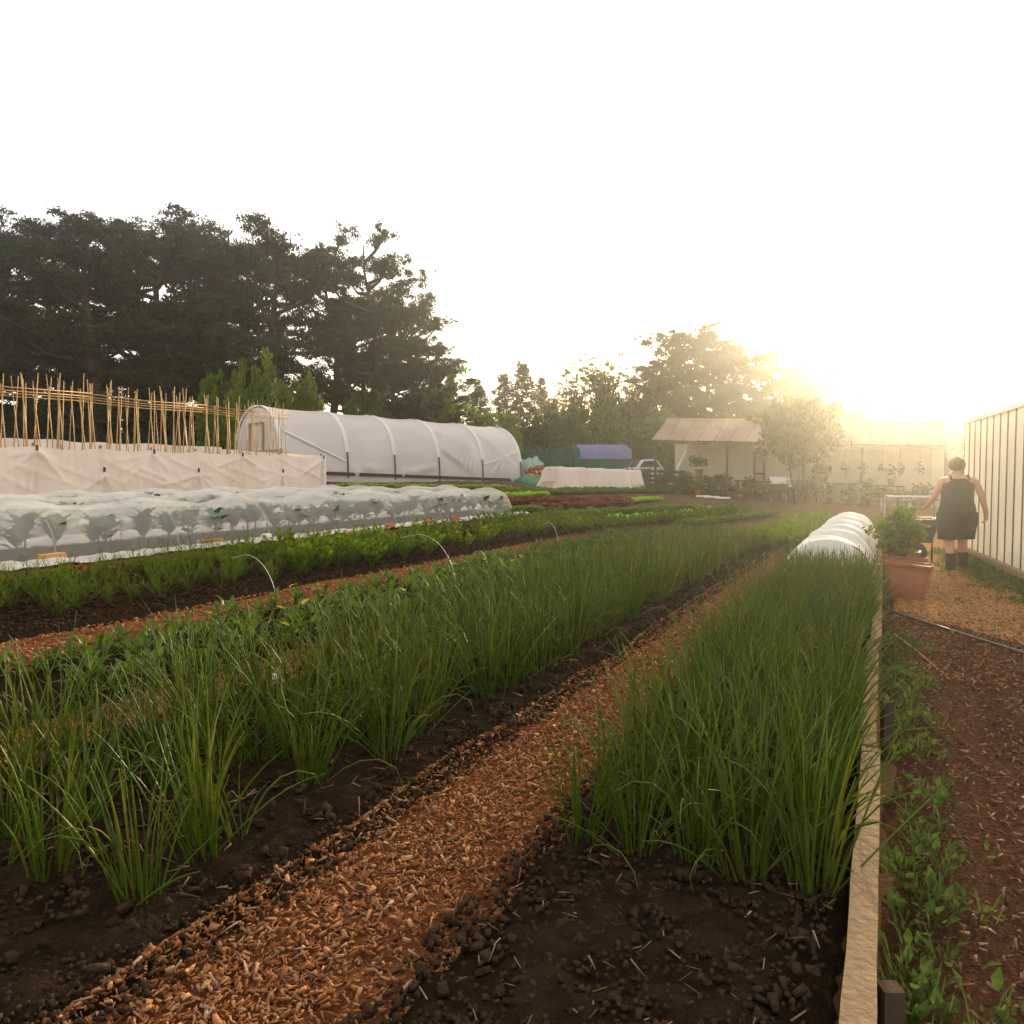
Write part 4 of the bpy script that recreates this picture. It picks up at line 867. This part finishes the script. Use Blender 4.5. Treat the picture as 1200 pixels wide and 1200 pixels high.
BS = [bushlet(i, 'hedge') for i in range(3)] + [bushlet(8, 'weed'), bushlet(9, 'broadleaf')]
def bench(px0, px1, off, label):
    A, B_ = shedpt(px0, off, 0), shedpt(px1, off, 0); o = empty('potting_bench', A, label, 'bench', 'benches before the shed'); b = MB(); b.beam(Vector((0, 0, .72)), B_ - A + Vector((0, 0, .72)), .6, .05); b.build('bench_top', M['darkwood'], o)
    for t in (.06, .94):
        for s_ in (-.25, .25): b = MB(); p = (B_ - A) * t + bk * s_; b.beam(p + Vector((0, 0, -.05)), p + Vector((0, 0, .70)), .06, up=(1, 0, 0)); b.build('leg', M['darkwood'], o)
bench(800, 850, -.2, 'dark potting bench left of the second shed post'); bench(862, 905, -1.0, 'dark potting bench left of the small leafy tree'); bench(950, 1060, .5, 'long dark potting bench right of the small leafy tree')
for i in range(44):
    px = random.uniform(795, 1085); off = random.uniform(-1.2, 1.2); up = 0
    if (800 < px < 850 and abs(off + .2) < .3): up = .75
    if (950 < px < 1060 and abs(off - .5) < .35): up = .75
    p = shedpt(px, off, up); lab = 'small potted shrub among the clutter along the shed front'
    o = empty('potted_shrub', p, lab, 'potted plant', 'potted plants along the shed front'); o.scale = (random.uniform(.9, 1.3),) * 3
    mobj('pot', random.choice((PM, PM, PT)), o); mobj('foliage', random.choice(BS), o, (0, 0, .2))
for px, off, wd2, ht2, z_, l in ((912, -.9, .62, .36, .55, 'white board propped up before the small tree'), (928, -.7, .26, .34, .55, 'narrow white board right beside the wide one')):
    p = shedpt(px, off, 0); o = empty('white_board', p, l, 'board'); b = MB(); b.box((0, 0, z_ + ht2 / 2), (wd2, .025, ht2)); b.build('face', M['whitepaint'], o)
    for s_ in (-.4, .4): b = MB(); b.beam((s_ * wd2, .03, -.02), (s_ * wd2, .03, z_ + ht2 * .6), .035, up=(1, 0, 0)); b.build('leg', M['darkwood'], o)
for i, (px, l) in enumerate(((835, 'white seedling tray on the ground, left of the shed post'), (848, 'white seedling tray touching the shed post foot'), (826, 'white seedling tray, leftmost before the shed'))):
    p = shedpt(px, -1.3, .02); o = empty('seed_tray', p, l, 'tray', 'white trays before the shed', rz=-R(TH)); b = MB(); b.box((0, 0, .03), (.55, .35, .06)); b.build('tray', M['whitepaint'], o); mobj('seedlings', random.choice(BS), o, (0, 0, .02), 0, (.8, .5, .3))
# garden table frame with small plants beneath the tree
o = empty('garden_trolley', shedpt(905, -1.6, 0), 'dark garden trolley with two wheels under the small tree', 'trolley')
b = MB(); b.box((0, 0, .45), (.9, .5, .05)); b.box((0, -.24, .55), (.9, .03, .2)); b.box((0, .24, .55), (.9, .03, .2)); b.build('tray', M['darkwood'], o)
for x in (-.3, .3): b = MB(); b.loft([[(x - .03 + q * .06, math.cos(a) * .22, .22 + math.sin(a) * .22) for a in np.linspace(0, 5.9, 14)] for q in (0, 1)]); b.build('wheel', M['black'], o)
b = MB(); b.tube([(.4, .2, .45), (.8, .2, .85)], .02, 6); b.tube([(.4, -.2, .45), (.8, -.2, .85)], .02, 6); b.build('handle', M['steel'], o)

# ================================================================ MIDDLE DISTANCE
# green windbreak mesh fence
FP = [(-30, 44), (130, 42), (290, 44), (420, 46), (560, 44), (622, 42), (668, 41), (740, 41)]
fence_root = None
pts = []
for px, Y in FP: x = (px - 600) / F * Y; pts.append(Vector((x, Y, HW(x, Y))))
fr = empty('mesh_fence', pts[0], 'green windbreak mesh fence stretched along the boundary behind the polytunnel', 'fence')
for i in range(len(pts) - 1):
    n_ = max(1, int((pts[i + 1] - pts[i]).length / 2.6))
    for k in range(n_):
        A = pts[i].lerp(pts[i + 1], k / n_) - pts[0]; B_ = pts[i].lerp(pts[i + 1], (k + 1) / n_) - pts[0]
        b = MB(); b.grid(lambda s_, t_: A.lerp(B_, s_) + Vector((0, .05 * math.sin(math.pi * s_) * t_ + .04 * nz(s_ * 3 + k, t_ * 3, i), -.05 + (1.72 - .08 * math.sin(math.pi * s_)) * t_)), 9, 6); b.build('mesh_panel', M['greenmesh'], fr, True)
        b = MB(); b.tube([A + Vector((0, -.04, -.2)), A + Vector((0, -.04, 1.9))], .045, 6); b.build('post', M['darkwood'], fr)
# blue-topped shelter
Y = 38; A = G(0, 0) if False else None
x0, x1 = (672 - 600) / F * Y, (735 - 600) / F * Y; z0 = HW((x0 + x1) / 2, Y); o = empty('shelter', ((x0 + x1) / 2, Y, z0), 'low hoop shelter with green mesh sides and blue tarpaulin top', 'shelter'); hw_ = (x1 - x0) / 2; hh = at(700, 522, Y).z - z0
dp_ = 1.1; prof = lambda a: (-math.cos(a) * dp_, max(0, math.sin(a)) ** .5 * hh)
b = MB(); b.grid(lambda i, j: (-hw_ + .12 + (2 * hw_ - .18) * i + .12 * (j < .3), prof(math.pi * (.13 + .6 * j))[0] * 1.03, prof(math.pi * (.13 + .6 * j))[1] + .03 + .03 * nz(i * 6, j * 9)), 24, 24); b.build('tarpaulin', M['bluetarp'], o, True)
b = MB(); b.grid(lambda i, j: (-hw_ + 2 * hw_ * i, prof(math.pi * j)[0], prof(math.pi * j)[1] - .01), 8, 26); b.build('mesh_cover', M['greenmesh'], o, True)
for xx in (-1, -.35, .3, 1): b = MB(); b.tube([(xx * hw_ * .98, prof(math.pi * j / 14)[0] * .98, prof(math.pi * j / 14)[1] * .98) for j in range(15)], .025, 5); b.build('hoop', M['darkmetal'], o, True)
for xx in (-1, 1): b = MB(); b.v = [(xx * hw_, prof(math.pi * j / 16)[0] * .97, prof(math.pi * j / 16)[1] * .97) for j in range(17)]; b.f = [tuple(range(17))]; b.build('end_mesh', M['greenmesh'], o)
def lump(name, px, py, Y, wpx, hpx, m_, label, cat, depth=1.0, dyn=.12, kind=None, seed=1):
    x = (px - 600) / F * Y; z = HW(x, Y); r_ = wpx / 2 / F * Y; h = at(px, py, Y).z - z; b = MB(); nu, nv_ = 36, 12
    def fn(i, j):
        a = 2 * math.pi * i; e = math.pi / 2 * j; k = 1 + dyn * nz(math.cos(a) * 2 + seed, math.sin(a) * 2, j * 3) + dyn * .5 * nz(math.cos(a) * 6, math.sin(a) * 6, j * 8 + seed)
        return (math.cos(a) * math.cos(e) * r_ * k, math.sin(a) * math.cos(e) * depth * k, math.sin(e) ** .8 * h * (k if j < .95 else 1) - .03)
    b.grid(fn, nu, nv_); o = b.build(name, M[m_], smooth=(m_ != 'timber')); o.location = (x, Y, z); tag(o, label, cat, kind=kind); return o, r_, h
lump('tarp_heap', 618, 557, 33.5, 30, 0, 'greentarp', 'rounded dark green tarpaulin heap at the left of the fleece cage', 'tarpaulin heap', .8, .15, seed=4)
lump('tarp_heap', 638, 556, 34.5, 30, 0, 'greentarp', 'flatter green tarpaulin heap touching the fleece cage', 'tarpaulin heap', .8, .2, seed=9)
lump('sheet_heap', 622, 538, 37, 40, 0, 'palesheet', 'pale green plastic sheeting draped behind the wood heap', 'plastic sheet', .7, .3, seed=3)
o, r_, h = lump('wood_heap', 633, 549, 35.5, 44, 0, 'timber', 'heap of broken orange wood behind the green tarpaulins', 'wood heap', .9, .2, seed=6)
b = MB()
for _ in range(170):
    a = random.uniform(0, 6.28); e = random.random(); p = Vector((math.cos(a) * r_ * e, math.sin(a) * .9 * e, h * (1 - e * e) ** .6 + .03)); b.box(p, (random.uniform(.1, .35), random.uniform(.05, .12), random.uniform(.03, .07)), Matrix.Rotation(random.uniform(0, 3.14), 3, 'Z') @ Matrix.Rotation(random.gauss(0, .5), 3, 'Y'))
tag(b.build('broken_wood', M['chip'], o), kind='stuff')
# white fleece cage with sloping ends
A, B_ = G(652, 575), at(744, 571, 31.2); d = (B_ - A); d.z = 0; L = d.length; d.normalize(); s_ = Vector((-d.y, d.x, 0)); o = empty('fleece_cage', A, 'small ridged white fleece cage standing beyond the salad beds', 'fleece cage')
ch = at(690, 546, A.y + .3).z - A.z; cp = [.05, .29, .53, .76, 1.0]
def fn(i, j):
    k = min(abs(i - c_) for c_ in cp) * L; sag = .07 * (1 - math.exp(-(k / .25) ** 2)); e = abs(j - .5) * 2; wf = .35 + .35 * e ** 1.5; t_ = (1 - e ** 2.2)
    hgt = ch * min(1, t_ * 1.6) * (1 - sag) * (min(1, (i + .02) / .05)); off = math.copysign(wf if e > .15 else wf * e / .15, j - .5); fo = math.copysign(1, j - .5) * .09 * max(0, math.sin(i * 46 + 6 * nz(i * 6, 1))) ** 2 * e * e + .03 * nz(i * 14, j * 5)
    z = HW(A.x + d.x * L * i, A.y + d.y * L * i) - A.z; return d * (L * (i * 1.04 - .02) - (.32 * e ** 3 if i < .03 else 0) + (.2 * e ** 3 if i > .97 else 0)) + s_ * (off + fo + .35) + Vector((0, 0, hgt + z - .02 + .04 * e ** 8))
b = MB(); b.grid(fn, 110, 33); b.build('fleece', M['fleece'], o, True)
for c_ in cp:
    for sg in (-1, 1): b = MB(); p = d * (L * c_) + s_ * (.35 + sg * .34); z = HW(A.x + p.x, A.y + p.y) - A.z; b.beam(p + Vector((0, 0, z - .1)), p + Vector((0, 0, z + ch * .97)), .03, up=(1, 0, 0)); b.build('post', M['bleached'], o)
for i_ in (.0, 1.0):
    b = MB(); e0 = d * (L * (i_ * 1.0)); z = HW(A.x + e0.x, A.y + e0.y) - A.z; b.add([e0 + s_ * -.34 + Vector((0, 0, z)), e0 + s_ * 1.04 + Vector((0, 0, z)), e0 + s_ * .75 + Vector((0, 0, z + ch * .95)), e0 + s_ * -.02 + Vector((0, 0, z + ch * .95))], [(0, 1, 2, 3)]); b.build('end_fleece', M['fleece'], o)
# car behind the yard
Y = 36; x = (752 - 600) / F * Y; o = empty('parked_car', (x, Y, HW(x, Y) + .0), 'pale car parked behind the pallets beside the blue shelter', 'car', rz=R(8))
hc = at(752, 538, Y).z - HW(x, Y); sc_ = hc / 1.42; o.scale = (.78, .9, sc_)
prof_ = [(-1.0, .25), (-1.05, .75), (-.95, .95), (-.6, 1.0), (-.25, 1.38), (.55, 1.42), (.95, 1.02), (1.1, .9), (1.12, .3)]
b = MB(); b.loft([[(px_, yy, pz) for px_, pz in prof_] for yy in (-.82, -.8, .8, .82)]); body = b.build('body', M['carpaint'], o); body.modifiers.new('bevel', 'BEVEL').width = .05
for yy in (-.826, .826): b = MB(); b.add([(-.45, yy, 1.02), (-.2, yy, 1.3), (.5, yy, 1.33), (.8, yy, 1.04)], [(0, 1, 2, 3)]); b.build('side_window', M['glass'], o)
b = MB(); b.add([(-.605, -.7, 1.03), (-.605, .7, 1.03), (-.275, .62, 1.375), (-.275, -.62, 1.375)], [(0, 1, 2, 3)]); b.build('windscreen', M['glass'], o)
for xx in (-.65, .75):
    for yy in (-.8, .8): b = MB(); b.loft([[(xx + math.cos(a) * .3, yy + q, .3 + math.sin(a) * .3) for a in np.linspace(0, 5.98, 20)] for q in (-.1, .1)]); b.build('wheel', M['black'], o)
# pallets / crates of the yard
def pallet_crate(px, Y, wdt, ht, label):
    x = (px - 600) / F * Y; o = empty('pallet_crate', (x, Y, HW(x, Y)), label, 'crate', 'pallet crates by the shed', rz=random.gauss(0, .15))
    for sx in (-1, 1):
        for sy in (-1, 1): b = MB(); b.beam((sx * wdt / 2, sy * .4, -.03), (sx * wdt / 2, sy * .4, ht), .07, up=(1, 0, 0)); b.build('post', M['darkwood'], o)
    n_ = int(ht / .19)
    for k in range(n_):
        z = .1 + k * .19
        for sy in (-1, 1): b = MB(); b.box((0, sy * .45, z), (wdt, .02, .10), jit=.008); b.build('slat', M['darkwood'], o)
        for sx in (-1, 1): b = MB(); b.box((sx * (wdt / 2 + .045), 0, z), (.02, .9, .10), jit=.006); b.build('slat', M['darkwood'], o)
for px, Y, l in ((748, 33.5, 'dark slatted pallet crate just right of the fleece cage'), (766, 33.2, 'dark slatted pallet crate beside the leftmost shed post'), (790, 33.6, 'dark slatted pallet crate under the open shed bay')): pallet_crate(px, Y, .75, .95, l)
b = MB(); x = (806 - 600) / F * 33; 
for px, tp_, Y, l in ((742, 538, 33, 'thin dark pole right of the fleece cage'), (757, 515, 33, 'tall thin pole left of the shed eave')):
    p = G(px, 572); b = MB(); zt = at(px, tp_, p.y).z; b.tube([p - Vector((0, 0, .2)), Vector((p.x, p.y, zt))], .035, 6); tag(b.build('pole', M['darkwood']), l, 'pole')
g = G(785, 572); o, _, _ = lump('rubble_pile', 790, 563, g.y, 40, 0, 'brick', 'low orange rubble patch before the shed crates', 'rubble', .5, .3, 'stuff', 2)

# ================================================================ TERRACOTTA TUBS
def tub(g, wtop, h, label, plant, rz=0):
    o = empty('terracotta_tub', g, label, 'plant pot', 'terracotta tubs along the edging', rz); n = 40; r1 = wtop / 2
    o.rotation_euler = (0, R(4), rz)
    def ring(r_, z):
        return [(math.copysign(abs(math.cos(a)) ** .4, math.cos(a)) * r_, math.copysign(abs(math.sin(a)) ** .4, math.sin(a)) * (r_ * .66), z) for a in np.linspace(0, 2 * math.pi, n, endpoint=False)]
    b = MB(); b.loft([ring(r1 * .70, 0), ring(r1 * .71, .01), ring(r1 * .93, h * .90)]); b.build('body', M['terracotta'], o, True)
    b = MB(); b.loft([ring(r1 * .93, h * .895), ring(r1 * .985, h * .90), ring(r1 * 1.0, h * .985), ring(r1 * .97, h), ring(r1 * .90, h), ring(r1 * .86, h * .8)], False); b.build('rim', M['terracotta'], o)
    b = MB(); b.loft([ring(r1 * .87, h * .80), ring(r1 * .5, h * .84), ring(.02, h * .85)]); b.build('compost', M['soil'], o)
    if plant:
        V, Fc = leaf_cloud([(random.gauss(0, .13), random.gauss(0, .13), h + random.uniform(.06, .50)) for _ in range(26)], [random.uniform(.07, .14) for _ in range(26)], 55, .03, 1, 1.7); p = mobj('shrub', npmesh('shrub', V, Fc, M['broadleaf'], 4), None, g, rz)
        b = MB()
        for _ in range(9): a = random.uniform(0, 6.28); e = random.uniform(.1, .26); b.tube([(0, 0, h * .8), (math.cos(a) * e * .5, math.sin(a) * e * .5, h + .2), (math.cos(a) * e, math.sin(a) * e, h + .5)], [.007, .005, .002], 4)
        b.build('stem', M['darkwood'], p); tag(p, plant, 'potted shrub')
g1 = G(1061, 703); tub(g1, .50, .42, 'nearest terracotta tub, empty topped, at the path edge by the boards', None, -.55)
q = W(UV(g1.x, g1.y)[0] + .85, UV(g1.x, g1.y)[1] - .02); tub(Vector((q[0], q[1], HW(*q))), .50, .42, 'middle terracotta tub with a leafy shrub', 'bushy green shrub growing in the middle terracotta tub', -.5)
q = W(UV(g1.x, g1.y)[0] + 1.75, UV(g1.x, g1.y)[1] - .05); tub(Vector((q[0], q[1], HW(*q))), .48, .42, 'farthest terracotta tub, mostly hidden by the leafy shrub', 'taller leafy shrub in the farthest terracotta tub', -.5)

# ================================================================ CART
cx = at(1068, 620, 12.6); cx.z = HW(cx.x, cx.y); o = empty('garden_cart', cx, 'dark garden cart with pale tubular rails beside the woman', 'cart', rz=-R(20))
b = MB(); b.loft([[(x * s, y * s2, z) for x, y in ((-1, -1), (1, -1), (1, 1), (-1, 1))] for s, s2, z in ((.26, .26, .35), (.36, .36, .72), (.34, .34, .72), (.24, .24, .38))]); b.build('tub', M['black'], o)
for yy in (-.30, .30): b = MB(); b.tube([(-.42, yy, .72), (-.42, yy, 1.02), (-.36, yy, 1.06), (.30, yy, 1.06), (.36, yy, 1.0), (.36, yy, .70)], .011, 8); b.build('rail', M['steel'], o, True)
b = MB(); b.tube([(.36, -.3, 1.0), (.50, -.3, 1.04), (.50, .3, 1.04), (.36, .3, 1.0)], .018, 8); b.build('handle', M['steel'], o, True)
for yy in (-.32, .32): b = MB(); b.loft([[(math.cos(a) * .19 * f, yy + q, .19 + math.sin(a) * .19 * f) for a in np.linspace(0, 5.98, 20)] for q, f in ((-.03, .85), (-.02, 1), (.02, 1), (.03, .85))]); b.build('wheel', M['black'], o)
b = MB(); b.tube([(0, -.32, .19), (0, .32, .19)], .015, 6); b.tube([(0, -.2, .19), (0, -.2, .4)], .015, 6); b.tube([(0, .2, .19), (0, .2, .4)], .015, 6); b.tube([(.3, 0, .4), (.3, 0, 0.01)], .015, 6); b.build('axle_frame', M['darkmetal'], o)

# ================================================================ WOMAN walking away
g = G(1120, 668); root = empty('person', g, 'woman walking away down the path in dark sleeveless top and knee-length shorts', 'person', rz=-R(14)); root.scale = (1.16, 1.1, 1.0)
def skin_body(name, joints, edges, m_, parent, rootv=0, sub=2):
    me = bpy.data.meshes.new(name); me.from_pydata([j[0] for j in joints], edges, []); me.materials.append(m_); o = bpy.data.objects.new(name, me); link(o); o.parent = parent
    md = o.modifiers.new('skin', 'SKIN'); md.use_smooth_shade = True; sv = me.skin_vertices[0].data
    for i, j in enumerate(joints):
        r_ = j[1]; sv[i].radius = r_ if hasattr(r_, '__len__') else (r_, r_)
    sv[rootv].use_root = True; sb = o.modifiers.new('subsurf', 'SUBSURF'); sb.levels = sub; sb.render_levels = sub; return o
# x right, y forward (away from the camera), z up; total height 1.62
J = [((0, 0, .90), (.155, .115)), ((0, 0, 1.02), (.135, .10)), ((0, .01, 1.18), (.15, .105)), ((0, .0, 1.31), (.145, .095)), ((0, .01, 1.385), (.06, .055)), ((0, .02, 1.44), (.05, .05)), ((-.012, .03, 1.50), (.075, .085)), ((-.015, .035, 1.575), (.07, .08)),
     # left leg (back), right leg (forward)
     ((-.10, 0, .80), .095), ((-.095, -.03, .47), .062), ((-.10, -.12, .26), .056), ((-.10, -.16, .10), .036), ((-.10, -.06, .035), .034),
     ((.10, .02, .80), .095), ((.095, .10, .48), .062), ((.10, .10, .26), .056), ((.10, .08, .09), .036), ((.10, .19, .03), .034),
     # left arm reaching to the cart
     ((-.19, .0, 1.33), .056), ((-.26, .0, 1.09), .044), ((-.31, .14, .95), .034), ((-.325, .20, .93), .028),
     # right arm hanging out from the hip
     ((.19, .0, 1.33), .056), ((.27, -.03, 1.09), .044), ((.33, .02, .88), .032), ((.338, .03, .83), .028)]
E = [(0, 1), (1, 2), (2, 3), (3, 4), (4, 5), (5, 6), (6, 7), (0, 8), (8, 9), (9, 10), (10, 11), (11, 12), (0, 13), (13, 14), (14, 15), (15, 16), (16, 17), (3, 18), (18, 19), (19, 20), (20, 21), (3, 22), (22, 23), (23, 24), (24, 25)]
def hand(base, d, side, curl):   # palm and five fingers rooted in the wrist joint
    d = Vector(d).normalized(); s = Vector(side).normalized(); n = d.cross(s); k = len(J); wi = 21 if base is J[21] else 25; w0 = Vector(base[0])
    J.append((tuple(w0 + d * .045), (.036, .018))); E.append((wi, k)); pal = k
    for q, (o_, L) in enumerate(((-.030, .060), (-.010, .072), (.010, .068), (.028, .052))):
        b0 = w0 + d * .080 + s * o_; k = len(J); J.append((tuple(b0), .0105)); E.append((pal, k)); J.append((tuple(b0 + d * L * .45 + n * curl * L * .25), .009)); E.append((k, k + 1)); J.append((tuple(b0 + d * L * .75 + n * curl * L * .75), .0075)); E.append((k + 1, k + 2))
    k = len(J); J.append((tuple(w0 + d * .03 + s * -.042 + n * curl * .01), .0115)); E.append((wi, k)); J.append((tuple(w0 + d * .07 + s * -.055 + n * curl * .03), .009)); E.append((k, k + 1))
hand(J[21], (.05, .9, -.35), (-1, 0, 0), 1); hand(J[25], (.05, .12, -1), (0, 1, 0), -1)
skin_body('body', J, E, M['skin'], root)
def ering(cx_, cy, z, a_, b_, n=20, w_=0): return [(cx_ + math.cos(2 * math.pi * k / n) * a_ * (1 + w_ * nz(k * .9, z * 8)), cy + math.sin(2 * math.pi * k / n) * b_ * (1 + w_ * nz(k * .7, z * 9, 3)), z) for k in range(n)]
b = MB(); b.loft([ering(0, 0, .80, .215, .165, w_=.14), ering(0, 0, .90, .215, .165, w_=.10), ering(0, 0, .96, .20, .152, w_=.12), ering(0, 0, 1.02, .190, .144, w_=.10), ering(0, 0, 1.08, .188, .142, w_=.11), ering(0, .01, 1.15, .190, .138, w_=.07), ering(0, .005, 1.25, .192, .130, w_=.02), ering(0, 0, 1.31, .165, .112), ering(0, 0, 1.35, .13, .095)], False); b.build('vest', M['cloth'], root, True)
for sx in (-1, 1): b = MB(); b.grid(lambda i, j: (sx * (.085 + .03 * j), -.105 + .2 * i, 1.33 + .075 * math.sin(math.pi * i)), 9, 3); b.build('strap', M['cloth'], root, True)
for sx, yy in ((-1, -.03), (1, .09)):
    b = MB(); b.loft([ering(sx * .105, 0, .86, .125, .16, 16), ering(sx * .11, yy * .3, .72, .14, .15, 16, .06), ering(sx * .112, yy * .8, .58, .122, .122, 16, .08), ering(sx * .112, yy, .46, .118, .115, 16, .08), ering(sx * .112, yy, .455, .10, .10, 16)], False); b.build('shorts_leg', M['cloth'], root, True)
for sx, (yh, zh) in ((-1, (-.16, .0)), (1, (.08, .0))):
    b = MB(); b.loft([ering(sx * .10, yh + .02, .26, .066, .068, 14, .04), ering(sx * .10, yh, .12, .058, .062, 14), ering(sx * .10, yh + .02, .06, .058, .085, 14), ering(sx * .10, yh + .05, .0 + .0, .058, .125, 14)]); b.build('boot', M['boot'], root, True)
V, Fc = leaf_cloud([(-.015, .02, 1.555), (-.015, -.03, 1.53), (-.02, -.055, 1.585), (-.015, 0, 1.60), (.02, -.02, 1.56), (-.05, -.01, 1.55)], [.075, .07, .055, .07, .06, .06], 260, .016, 1, 3)
b = MB(); b.loft([ering(-.015, -.0, 1.47, .045, .05, 14), ering(-.015, 0, 1.50, .080, .082, 14, .06), ering(-.015, .008, 1.56, .092, .098, 14, .05), ering(-.015, .01, 1.61, .078, .085, 14, .05), ering(-.015, .01, 1.645, .03, .035, 14)]); b.v = [(-.015 + (x + .015) * 1.12, y * 1.12, 1.53 + (z - 1.53) * 1.1) for x, y, z in b.v]; hair = b.build('hair', M['hair'], root, True); mobj('hair_strands', npmesh('strands', V, Fc, M['hair'], 4), hair)
b = MB(); b.loft([ering(-.015, -.09, 1.56 + z, r_, r_, 12, .08) for z, r_ in ((-.045, .015), (-.03, .038), (0, .05), (.03, .038), (.045, .012))]); b.build('hair_bun', M['hair'], hair, True)
for sx in (-1, 1): b = MB(); b.loft([ering(-.015 + sx * .083, .03, 1.53 + z, .008, r_, 8) for z, r_ in ((-.03, .006), (-.015, .012), (.01, .016), (.028, .008))]); b.build('ear', M['skin'], root, True)
b = MB(); b.loft([ering(-.015, .125, 1.50 + z, r_, r_ * .9, 8) for z, r_ in ((-.005, .012), (.01, .013), (.035, .006))]); b.build('nose', M['skin'], root, True)

# ================================================================ GLARE_HAZE
GLARE_HAZE = 0.0017  # scattering volume added to stand in for lens glare around the sun
m, t = mat('haze'); pv = N(t, 'ShaderNodeVolumePrincipled'); pv.inputs['Color'].default_value = (1, .97, .90, 1); pv.inputs['Density'].default_value = GLARE_HAZE; pv.inputs['Anisotropy'].default_value = .87
oo = N(t, 'ShaderNodeOutputMaterial'); t.links.new(pv.outputs[0], oo.inputs[1]); t.nodes.active = pv
b = MB(); b.box((0, 380, 8), (2200, 1700, 24)); hz_ = b.build('haze', m); tag(hz_, 'warm haze added over the allotment to imitate lens glare round the sun', 'haze', kind='stuff')
